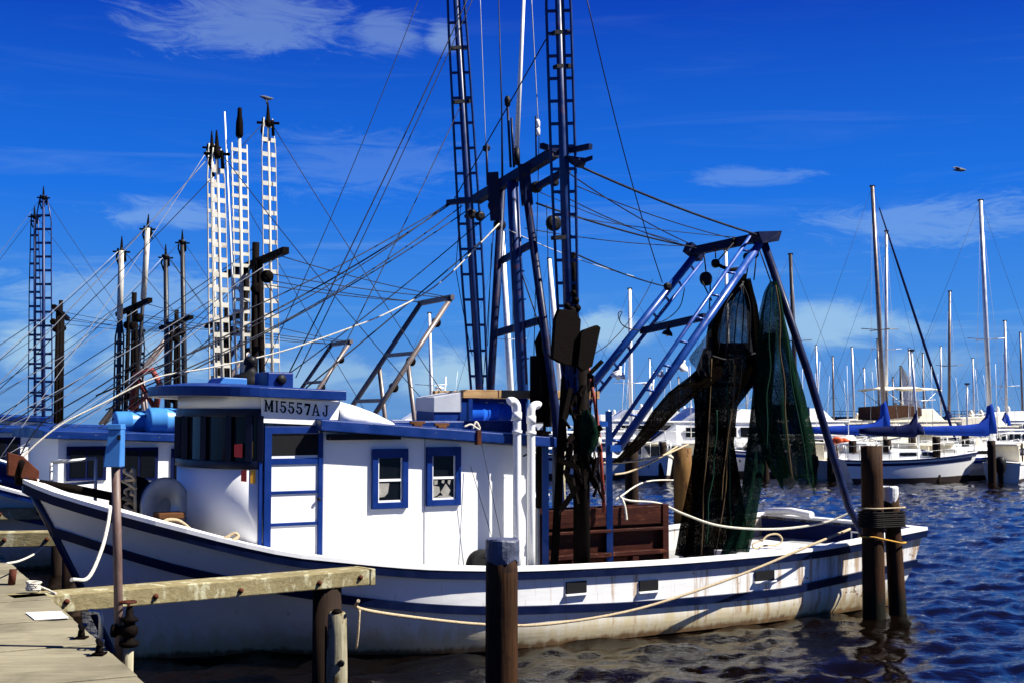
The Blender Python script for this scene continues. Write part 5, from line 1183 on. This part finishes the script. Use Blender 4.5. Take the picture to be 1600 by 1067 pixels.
# ------------------------------------------------------------------ marina on the right: sailing boats and cruisers
def boat_hull(t, fr, L, B, z0, z1, hm, stripe=None, transom=.82, deckm=None):
    tb = [(0, .02), (.08, .30), (.2, .62), (.35, .88), (.55, 1), (.8, .97), (1, transom)]
    ts = [i / 24 for i in range(25)]; up = MB(); st = MB(); dk = MB()
    def pt(t_, a):          # a: 0 water line .. 1 rail
        s = L * (t_ * (1 - .08 * (1 - a)) + .10 * (1 - a) * (1 - t_)); b = B / 2 * smooth_tab(tb, t_) * (1 - .22 * (1 - a) ** 1.5); z = -.25 + (z0 + (z1 - z0) * t_ + .12 * (2 * t_ - 1) ** 2 + .25) * a
        return s, b, z
    av = (0, .25, .5, .72, .86, 1)
    for sg in (1, -1):
        rows = [[fr(pt(q, a)[0], pt(q, a)[1] * sg, pt(q, a)[2]) for a in av] for q in ts]; up.loft(rows if sg > 0 else [r[::-1] for r in rows], False, False)
    n = [fr(pt(1, a)[0], pt(1, a)[1], pt(1, a)[2]) for a in av]; f_ = [fr(pt(1, a)[0], -pt(1, a)[1], pt(1, a)[2]) for a in av]; up.add(n + f_[::-1], [list(range(12))])
    h = up.build('hull', hm, t)
    out = [(pt(q, 1)[0], -pt(q, 1)[1], pt(q, 1)[2]) for q in ts[::-1]] + [pt(q, 1) for q in ts]
    rail(st, fr, out, -.03, .035, -.06, .02); st.build('rub_rail', stripe or gel_cream, h)
    dk.loft([[fr(pt(q, 1)[0], pt(q, 1)[1] - .01, pt(q, 1)[2] + .005), fr(pt(q, 1)[0], 0, pt(q, 1)[2] + .06), fr(pt(q, 1)[0], -pt(q, 1)[1] + .01, pt(q, 1)[2] + .005)] for q in ts], False, False); dk.build('deck', deckm or gel, h)
    for sg in (1, -1):
        m = MB(); m.loft([[fr(pt(q, .12)[0], (pt(q, .12)[1] + .012) * sg, pt(q, .12)[2]), fr(pt(q, .27)[0], (pt(q, .27)[1] + .014) * sg, pt(q, .27)[2]), fr(pt(q, .36)[0], (pt(q, .36)[1] + .014) * sg, pt(q, .36)[2])] for q in ts], False, False); m.build('hull_foot_shade', bottom_m, h)  # dark strip painted low on the hull for the shadowed gap beneath
    if stripe:
        for sg in (1, -1):
            m = MB(); m.loft([[fr(pt(q, .80)[0], (pt(q, .80)[1] + .012) * sg, pt(q, .80)[2]), fr(pt(q, .90)[0], (pt(q, .90)[1] + .012) * sg, pt(q, .90)[2])] for q in ts[1:]], False, False); m.build('hull_stripe', stripe, h)
    return h, pt


SG_ = 'sailing boats in the marina'
def sailboat(px, d, top, label, L=9, ang=R(162), hm=gel, cover=None, mastm=alu, stripe=None, full=True, jib=None, mr=.085, spreader=.45, cabin=gel, hoisted=False, whip=False):
    """px: mast foot column; top: (x, y) of the mast head in the photo"""
    M = P(px, 652, d); T = P(top[0], top[1], d); u = V((math.cos(ang), math.sin(ang), 0)); o_ = V((M.x, M.y, 0)) - u * .42 * L
    fr = Frame(o_.x, o_.y, ang); B = L * .31; t = thing('sailing_boat', label, 'sailing boat', V((M.x, M.y, 0)), ang, SG_)
    h, pt = boat_hull(t, fr, L, B, 1.15, .85, hm, stripe)
    zd = 1.0
    m = MB(); rings = []
    for s, w, z in ((.27, .28, .08), (.31, .5, .30), (.45, .62, .42), (.64, .66, .46), (.66, .66, .40)):
        b = B / 2 * w; rings.append([fr(s * L, b, zd), fr(s * L, b * .9, zd + z * .8), fr(s * L, b * .5, zd + z), fr(s * L, -b * .5, zd + z), fr(s * L, -b * .9, zd + z * .8), fr(s * L, -b, zd)])
    m.loft(rings, True, True, False); cb = m.build('cabin_trunk', cabin, t)
    if full:
        for sg in (1, -1):
            for a, b in ((.36, .44), (.48, .60)):
                w = B / 2 * .625; g = MB(); z = zd + .14
                g.hexa([fr(a * L, sg * w * .86, z), fr(b * L, sg * w * .92, z), fr(b * L, sg * (w * 1.00 + .03), z), fr(a * L, sg * (w * .93 + .03), z), fr(a * L, sg * w * .8, z + .15), fr(b * L, sg * w * .86, z + .15), fr(b * L, sg * (w * .97 + .02), z + .15), fr(a * L, sg * (w * .90 + .02), z + .15)]); g.build('cabin_window', glass, cb)
        m = MB(); c0 = .67
        for sg in (1, -1): m.fbox(fr, c0 * L, .97 * L, sg * B * .34 - .05, sg * B * .34 + .05, zd - .15, zd + .22)
        m.build('cockpit_coaming', gel, t)
        # pulpit, stanchions and lifelines
        m = MB(); prev = None
        for sg in (1, -1):
            pp = []
            for q in (.02, .12, .3, .5, .7, .9, .99):
                s, b, z = pt(q, 1); b = max(b - .05, .03) * sg; p0, p1 = fr(s, b, z), fr(s, b, z + .62); m.tube([p0, p1], .013, 5); pp.append(p1)
            m.tube(pp, .009, 5); m.tube([p - V((0, 0, .3)) for p in pp], .007, 5)
        m.build('guard_rail', galv, t)
        m = MB(); m.beam(fr(L * .985, .1, zd - .1), fr(L * 1.0, .1, zd + .55), .05, .05); m.tube([fr(L * .93, 0, zd + .1), fr(L * .8, 0, zd + .45)], .02, 6); m.build('tiller', brown_wood, t)
    foot = V((M.x, M.y, zd + .3)); Tz = T
    ms = MB().tube([foot, foot.lerp(Tz, .5), Tz], [mr, mr, mr * .8], 10).build('mast', mastm, t)
    MB().box(Tz + V((0, 0, .02)), (.24, .12, .09)).build('mast_head', mast_dark, ms)
    sp = foot.lerp(Tz, spreader); sw = .9 if full else .6
    m = MB(); m.tube([sp - fr.v * sw, sp + V((0, 0, -.0)), sp + fr.v * sw], .02, 5); m.tube([sp - u * .0 - V((sw, 0, -.06)), sp, sp + V((sw, 0, .06))], .02, 5) if full else None
    m.build('spreader', mastm, ms)
    wr = [(Tz, fr(.02 * L, 0, 1.3)), (Tz, fr(.99 * L, 0, 1.1)), (Tz, fr(.42 * L, B * .45, 1.0)), (Tz, fr(.42 * L, -B * .45, 1.0))]
    for i, (a, b) in enumerate(wr if full else wr[:2]): MB().tube([a, b], .007 if full else .012, 4).build('stay', wire_pale if i > 1 else wire, ms)
    if jib: MB().tube([Tz.lerp(fr(.02 * L, 0, 1.3), q) for q in (.08, .3, .6, .9, .97)], [.03, .055, .07, .075, .05], 8).build('furled_jib', jib, ms)
    if full:
        zb = 2.05; b0 = fr(.42 * L + .1, 0, zb); b1 = fr(.84 * L, 0, zb + .05); bm = MB().tube([b0, b1], .05, 8).build('boom', mastm, t)
        if cover:
            m = MB(); rings = []
            for q, r0, up_ in ((0, .12, 1.0), (.03, .2, .6), (.12, .21, .2), (.3, .19, .12), (.6, .17, .09), (.85, .13, .07), (1, .10, .03)):
                c = b0.lerp(b1, q) + V((0, 0, .08)); rings.append([c + V((0, 0, math.sin(a) * r0 * 1.05 + (up_ if math.sin(a) > .3 else 0) * .9)) + fr.v * math.cos(a) * r0 * (1 + .12 * math.sin(5 * a + q * 9)) for a in [2 * math.pi * j / 12 for j in range(12)]])
            m.loft(rings); m.build('sail_cover', cover, bm)
            m = MB(); f0 = foot + V((0, 0, .75)); m.tube([f0, f0.lerp(Tz, .06), f0.lerp(Tz, .11), f0.lerp(Tz, .14)], [.28, .24, .15, .07], 10); m.build('mast_boot', cover, bm)
    if hoisted:
        m = MB(); tp = foot.lerp(Tz, .9); rows = []
        for i in range(9):
            q = i / 8; a = foot.lerp(tp, q) + V((.1, 0, .8)); w = 2.6 * (1 - q) ** .8; rows.append([a + V((w * j / 4, .25 * math.sin(math.pi * j / 4), 0)) for j in range(5)])
        m.loft(rows, False, False); m.build('hoisted_sail', sailcloth, t)
    return t


sailboat(1383, 62, (1363, 292), 'large sailing boat with bronze mast, bulky blue sail cover and dark furled jib', 10, R(195), gel, cover_blue, mast_tan, None, True, cover_navy, .11, .45)
sailboat(1548, 60, (1532, 314), 'sailing boat with tall bare aluminium mast and blue sail cover at the right edge', 10, R(192), gel, cover_blue, alu, cover_blue, True, None, .11, .44)
sailboat(1384, 74, (1385, 362), 'sailing boat with pale slimmer mast directly behind the bronze mast', 9, R(200), gel, cover_blue, alu, None, True, None, .10, .44)
sailboat(1246, 64, (1235, 398), 'sailing boat with dark mast seen beside the aft gantry leg', 9, R(190), gel, cover_blue, mast_dark, navy, True, None, .11, .55)
sailboat(986, 66, (984, 452), 'sailing boat with white mast seen between the two gantry legs', 8.5, R(10), gel, None, clean_white, navy, True, None, .11, .4)
sailboat(1140, 70, (1134, 392), 'sailing boat with pale mast rising behind the black trawl net', 9, R(12), gel, cover_navy, clean_white, None, True, None, .11, .4)
sailboat(803, 62, (784, 362), 'sailing boat with thick white mast seen between the A-frame legs', 9, R(14), gel, None, clean_white, None, True, None, .16, .5)
sailboat(884, 66, (858, 405), 'sailing boat with thick white mast seen beside the upright near outrigger', 9, R(14), gel, None, clean_white, None, True, None, .15, .5)
sailboat(1482, 84, (1484, 456), 'grey-masted sailing boat behind the flybridge cruiser', 9, R(195), gel, cover_navy, mast_tan, None, True, None, .10, .5)
sailboat(1573, 86, (1570, 502), 'smaller sailing boat with thin mast right of the tall aluminium mast', 8, R(195), gel, cover_blue, alu, None, True, None, .09, .45)
sailboat(676, 72, (671, 490), 'sailing boat with white mast beyond the grey box on the deckhouse roof', 9, R(14), gel, None, clean_white, None, True, None, .10, .45)
for i, (x, y, x2, d, lab) in enumerate([(1275, 540, 1279, 125, 'far sailing boat with hair-thin mast just right of the aft gantry leg'), (1301, 557, 1303, 130, 'far sailing boat with short thin mast above the white cruiser cabin'), (1331, 543, 1335, 110, 'far sailing boat with bright white mast left of the bronze mast'),
        (1371, 530, 1374, 112, 'far sailing boat with white mast almost touching the bronze mast at its left'), (1420, 545, 1424, 118, 'far sailing boat with white mast rising from behind the cruiser bimini'), (1442, 552, 1444, 128, 'far sailing boat with pale mast above the middle of the bimini'), (1470, 542, 1470, 124, 'far sailing boat with thin tan mast at the right end of the bimini'),
        (1594, 520, 1598, 120, 'far sailing boat cut by the right edge of the picture'), (1570, 555, 1572, 116, 'far sailing boat with the shortest white mast near the right edge')]):
    sailboat(x2, d, (x, y), lab, 8, R(190 + 10 * (i % 3)), gel, None, alu if i % 2 == 0 else mast_tan, None, False, None, .10, .45)
sailboat(1407, 135, (1407, 572), 'far sailing boat with a white sail hoisted beside its dark mast', 8, R(190), gel, None, mast_dark, None, False, None, .12, .5, hoisted=True)


CG = 'motor cruisers in the marina'
def cruiser(px, d, L, ang, label, hm=gel, fly=True, bimini=None, stripe=None, radar=False, dark_cloth=None, cab=gel, h=1.0):
    M = P(px, 652, d); u = V((math.cos(ang), math.sin(ang), 0)); o_ = V((M.x, M.y, 0)) - u * .5 * L
    fr = Frame(o_.x, o_.y, ang); B = L * .32; t = thing('motor_cruiser', label, 'motor cruiser', V((M.x, M.y, 0)), ang, CG)
    hl, pt = boat_hull(t, fr, L, B, 1.7 * h, 1.15 * h, hm, stripe, .92); zd = 1.3 * h
    def blk(name, mt, ss, parent, n=0):
        m = MB(); m.loft([[fr(s * L, w * B, z0), fr(s * L, -w * B, z0), fr(s * L, -w1 * B, z1), fr(s * L, w1 * B, z1)] for s, w, z0, w1, z1 in ss], True, True, False); return m.build(name, mt, parent, .02)
    c = blk('saloon', cab, [(.30, .26, zd, .22, zd + .1), (.42, .36, zd, .32, zd + 1.25 * h), (.78, .38, zd - .1, .34, zd + 1.25 * h), (.80, .38, zd - .1, .34, zd + 1.2 * h)], t)
    for sg in (1, -1):
        for a, b in ((.46, .56), (.58, .68), (.70, .77)):
            m = MB(); m.fbox(fr, a * L, b * L, sg * B * .345, sg * (B * .357 + .02), zd + .55 * h, zd + 1.02 * h); m.build('saloon_window', glass, c)
        for a in (.22, .33):
            m = MB(); s, b, z = pt(a, .7); m.fbox(fr, s, s + .5, sg * (b - .1), sg * (b + .02), z - .07, z + .07); m.build('porthole', glass, hl)
    m = MB(); m.hexa([fr(.325 * L, .2 * B, zd + .32 * h), fr(.405 * L, .3 * B, zd + 1.08 * h), fr(.405 * L, -.3 * B, zd + 1.08 * h), fr(.325 * L, -.2 * B, zd + .32 * h), fr(.315 * L, .2 * B, zd + .36 * h), fr(.395 * L, .3 * B, zd + 1.12 * h), fr(.395 * L, -.3 * B, zd + 1.12 * h), fr(.315 * L, -.2 * B, zd + .36 * h)]); m.build('windscreen', glass, c)
    zt = zd + 1.25 * h
    blk('saloon_roof', cab, [(.38, .33, zt + .003, .33, zt + .09), (.92, .37, zt - .02, .37, zt + .07)], t)
    if fly:
        blk('flybridge', cab, [(.46, .24, zt + .09, .22, zt + .12), (.54, .31, zt + .085, .28, zt + .75), (.82, .33, zt + .08, .31, zt + .62), (.84, .33, zt + .08, .31, zt + .6)], t)
        if dark_cloth: blk('spray_hood', dark_cloth, [(.62, .335, zt + .35, .325, zt + .80), (.70, .34, zt + .3, .33, zt + .95), (.86, .345, zt + .12, .335, zt + .85)], t)
        for w in (.2, -.2): MB().ball(fr(.66 * L, w * B, zt + .85), .22, 6, (.7, .9, 1.3)).build('helm_seat', cab, t)
    if bimini:
        zb = zt + 1.75; m = MB(); rings = []
        for q in range(9):
            s = .50 + .36 * q / 8; z = zb + .10 * math.sin(math.pi * q / 8) + .05 * math.sin(q * 2.4); rings.append([fr(s * L, w * B, z + .08 * (1 - (w / .34) ** 2) + e) for e, ws in ((0, (-.34, -.17, 0, .17, .34)), (.06, (.34, .17, 0, -.17, -.34))) for w in ws])
        m.loft(rings, True, True, True); bm = m.build('bimini_top', bimini, t)
        m = MB()
        for w in (-.32, .32):
            for s in (.52, .84): m.tube([fr(.66 * L, w * B, zt + .5), fr(s * L, w * B, zb + .02)], .02, 5)
        m.build('bimini_frame', galv, bm)
    if radar:
        m = MB(); m.tube([fr(.7 * L, 0, zt), fr(.72 * L, 0, zt + 3.2)], .06, 8); m.tube([fr(.7 * L, -.7, zt + 2.0), fr(.7 * L, .7, zt + 2.0)], .03, 6); m.lathe(fr(.68 * L, 0, zt + 2.3), [(.05, -.1), (.3, 0), (.3, .14), (.1, .2)], (0, 0, 1), 14); m.build('radar_mast', clean_white, t)
    m = MB(); m.tube([fr(.75 * L, .2 * B, zt + .3), fr(.78 * L, .2 * B, zt + 3.6)], [.02, .008], 5); m.build('whip_aerial', clean_white, t)
    m = MB()
    for sg in (1, -1):
        pp = []
        for q in (.02, .10, .22, .36, .5):
            s, b, z = pt(q, 1); b = max(b - .06, .03) * sg; m.tube([fr(s, b, z), fr(s, b, z + .65)], .014, 5); pp.append(fr(s, b, z + .65))
        m.tube(pp, .014, 5)
    m.build('bow_rail', galv, t)
    return t


cruiser(1452, 74, 11, R(198), 'flybridge cruiser under a cream bimini top with brown canvas', gel, True, cream_canvas, None, False, brown_canvas, gel_cream)
cruiser(1282, 70, 10, R(195), 'white cruiser with plain sloping cabin seen right of the aft gantry leg', gel, True, None, None, False, cover_navy)
cruiser(1070, 64, 12, R(14), 'large white cruiser with navy hull, bow pointing left, behind the gantry legs', navy, True, cover_navy, gel, True, None)
cruiser(965, 82, 11, R(10), 'white motor yacht beyond the winch post with radar arch', gel, True, None, None, True)
cruiser(1150, 84, 11, R(195), 'white cruiser framed between the black net and the green net', gel, True, None, None, False)
cruiser(640, 92, 12, R(14), 'white motor yacht with radar mast showing above the white trawler roof', gel, True, None, None, True)
cruiser(1208, 62, 8, R(12), 'low white motorboat behind the green net foot', gel, False, None, cover_blue, False, None, gel, .75)
cruiser(1590, 76, 9, R(200), 'white motorboat at the right edge behind the blue-covered boom', gel, False, None, None, False, None, gel, .8)
cruiser(1335, 86, 9, R(194), 'low white motorboat glimpsed under the bulky blue sail cover', gel, False, None, None, False, None, gel_cream, .85)
cruiser(1520, 92, 9, R(200), 'small white motorboat between the flybridge cruiser and aluminium mast', gel, False, None, None, False, None, gel, .9)
cruiser(905, 60, 7.5, R(12), 'low white launch glimpsed between winch post and blue gantry leg', gel, False, None, navy, False, None, gel, .7)


for (x, d, L, an, fl, h_, lab) in [(1180, 92, 10, 195, True, .9, 'white cruiser with flybridge behind the narrow dark net strand'), (1245, 88, 8, 14, False, .8, 'white motorboat behind the aft gantry leg foot'), (1372, 98, 9, 194, True, .8, 'small white flybridge boat behind the bronze mast foot'), (1412, 80, 7, 200, False, .8, 'white motorboat left of the flybridge cruiser stern'),
        (1556, 84, 9, 192, True, .85, 'white flybridge boat behind the tall aluminium mast foot'), (1500, 70, 7, 195, False, .75, 'white open motorboat below the blue boom cover at right'), (1020, 96, 10, 12, True, .9, 'white cruiser farther off between the gantry legs'), (925, 100, 10, 14, True, .9, 'white cruiser far behind the winch post'), (1105, 98, 10, 195, True, 1.0, 'white yacht far behind the black net'), (1595, 100, 10, 195, True, 1.0, 'white yacht far off at the right edge')]:
    cruiser(x, d, L, R(an), lab, gel, fl, None, None, False, None, gel if x % 2 else gel_cream, h_)
sailboat(1435, 56.5, (1424, 548), 'small white sloop with a navy stripe moored in front of the flybridge cruiser', 6.5, R(188), gel, cover_navy, alu, navy, True, None, .06, .5)
sailboat(1510, 67, (1511, 600), 'small white dayboat with short mast between the two blue boom covers', 6, R(195), gel, None, alu, cover_blue, True, None, .05, .5)
for (x, d, an, lab) in [(1345, 60, 245, 'small white open boat with black outboard left of the bronze mast foot'), (1402, 59, 288, 'small white open boat with black outboard right of the bronze mast foot'), (1470, 61, 250, 'small white open boat with black outboard under the flybridge cruiser'), (1578, 58, 240, 'small white open boat with black outboard at the right edge'), (1262, 61, 262, 'small white open boat with black outboard right of the green net'), (1100, 60, 250, 'small white open boat with black outboard behind the black net'), (1018, 59, 100, 'small white open boat near the tan piling')]:
    t = cruiser(x, d, 5.2, R(an), lab, gel, False, None, None, False, None, gel if x % 2 else gel_cream, .62)
    if x != 1018:
        M = P(x, 652, d); u = V((math.cos(R(an)), math.sin(R(an)), 0)); q = V((M.x, M.y, 0)) + u * 2.75; m = MB(); m.lathe(q, [(.10, -.3), (.12, .35), (.2, .55), (.24, .8), (.2, 1.05), (.08, 1.12)], (0, 0, 1), 10); m.build('outboard_motor', black, t)
for i, (x, y, d) in enumerate([(1015, 560, 120), (1060, 590, 130), (1165, 575, 125), (1225, 590, 128), (1350, 575, 132), (1395, 590, 126), (1520, 560, 120), (1545, 580, 130)]):
    sailboat(x + 2, d, (x, y), ['far sailing boat just right of the white mast between the gantry legs', 'far sailing boat with short mast under the lower gantry leg', 'far sailing boat with its mast in the gap between the nets', 'far sailing boat whose mast shows at the green net edge', 'far sailing boat with short mast left of the bronze mast', 'far sailing boat with short mast right of the bronze mast', 'far sailing boat between cruiser bimini and aluminium mast', 'far sailing boat with short mast hugging the tall aluminium mast'][i], 8, R(196), gel, None, mast_tan if i % 2 else alu, None, False, None, .085, .45)
MP = 'dark mooring piles in the marina'
for (x, d, yt, lab) in [(1463, 56, 682, 'dark marina pile in front of the flybridge cruiser'), (1549, 55.5, 688, 'dark marina pile in front of the tall aluminium mast'), (1386, 56, 686, 'dark marina pile below the bronze mast'), (1332, 57, 688, 'dark marina pile near the low motorboat stern'), (1425, 58, 680, 'slim pale-topped marina pile left of the flybridge cruiser'),
                        (1035, 57, 690, 'dark marina pile in front of the navy-hulled cruiser'), (1508, 60, 678, 'dark marina pile between two sailing boats at the right'), (1592, 57, 692, 'dark marina pile closest to the right edge'), (1298, 58, 692, 'dark marina pile left of the low motorboat'), (1195, 58, 692, 'dark marina pile behind the nets')]:
    piling('marina_pile', x, d, yt, .17, pile_dark, lab, MP, None, 0, .19, 12, -1.5)
m = MB(); a, b = P(880, 652, 67), P(1720, 652, 67); m.beam(V((a.x, a.y, .55)), V((b.x, b.y, .55)), 2.2, .3); m.beam(V((a.x, a.y - 1.11, .45)), V((b.x, b.y - 1.11, .45)), .08, .4)
t = thing('marina_walkway', 'long low timber walkway behind the moored sailing boats', 'walkway', V(((a.x + b.x) / 2, a.y, 0))); m.build('walkway_deck', pile_dark, t)
for i in range(12): c = a.lerp(b, (i + .5) / 12); MB().tube([V((c.x, c.y, -1)), V((c.x, c.y, .40))], .16, 8).build('support_pile', pile_dark, t)
# orange and blue canvas bundles on a stern
c = P(1310, 690, 61); m = MB(); rnd = random.Random(2)
for i in range(9): m.ball(c + V((rnd.uniform(-.45, .45), rnd.uniform(-.2, .2), rnd.uniform(-.12, .16))), rnd.uniform(.14, .22), 6, (1.2, 1, .8))
tag(m.build('canvas_bundle', orange), 'orange canvas bundle heaped on a motorboat stern right of the aft gantry leg', 'canvas bundle')
# breakwater with a rail far out
a, b = P(1300, 652, 420), P(1800, 652, 380); t = thing('breakwater', 'low dark breakwater pier with a railing on the horizon at the right', 'breakwater', V(((a.x + b.x) / 2, a.y, 0)))
m = MB(); m.beam(V((a.x, a.y, 1.5)), V((b.x, b.y, 1.5)), 5, 3.2); m.build('pier_wall', far_wall, t)
m = MB()
for i in range(46): c = a.lerp(b, i / 45); m.tube([V((c.x, c.y - 2, 3)), V((c.x, c.y - 2, 4.9))], .09, 5)
for z in (4.85, 4.0): m.tube([V((a.x, a.y - 2, z)), V((b.x, b.y - 2, z))], .08, 5)
m.build('railing', far_wall, t)


# ------------------------------------------------------------------ gulls
def gull(px, py, d, span, bank, label, perched=False):
    c = P(px, py, d); m = MB()
    if perched:
        body = [(-.22, .02, .01), (-.14, .05, .04), (-.02, .075, .075), (.08, .07, .075), (.14, .045, .05), (.17, .042, .045), (.21, .03, .03), (.25, .008, .008)]
        rings = [[c + V((-x, math.cos(a) * r, math.sin(a) * r2 + .12 + max(0, x) * .35)) for a in [2 * math.pi * k / 10 for k in range(10)]] for x, r, r2 in body]
        rings = [[c + (p - c) * .62 for p in r] for r in rings]; m.loft(rings); m.tube([c + V((0, .03, .06)), c + V((0, .03, -.05))], .012, 5); m.tube([c + V((0, -.03, .06)), c + V((0, -.03, -.05))], .012, 5)
    else:
        rings = [[c + V((x, math.cos(a) * r, math.sin(a) * r)) for a in [2 * math.pi * k / 8 for k in range(8)]] for x, r in ((-.25, .01), (-.12, .05), (.05, .065), (.16, .04), (.22, .008))]; m.loft(rings)
        for sg in (-1, 1):
            st = []
            for q, z, w in ((0, .03, .11), (.4, .14, .10), (.75, .16, .07), (1, .08, .015)):
                p = c + V((math.cos(bank) * sg * q * span / 2 * .8 - .1 * q, q * sg * .25, z * span + math.sin(bank) * sg * q * span / 2)); st.append([p + V((-w, .0, .008)), p + V((w * .6, 0, .01)), p + V((w * .6, 0, -.01)), p + V((-w, 0, -.004))])
            m.loft(st, True, True, True)
    return tag(m.build('gull', gull_grey), label, 'gull')
gull(417, 160, 26.5, .8, 0, 'grey gull perched on the head of a white ladder outrigger', True)
gull(1500, 266, 45, .55, R(5), 'small gull gliding high at the right above the sailing boat masts')
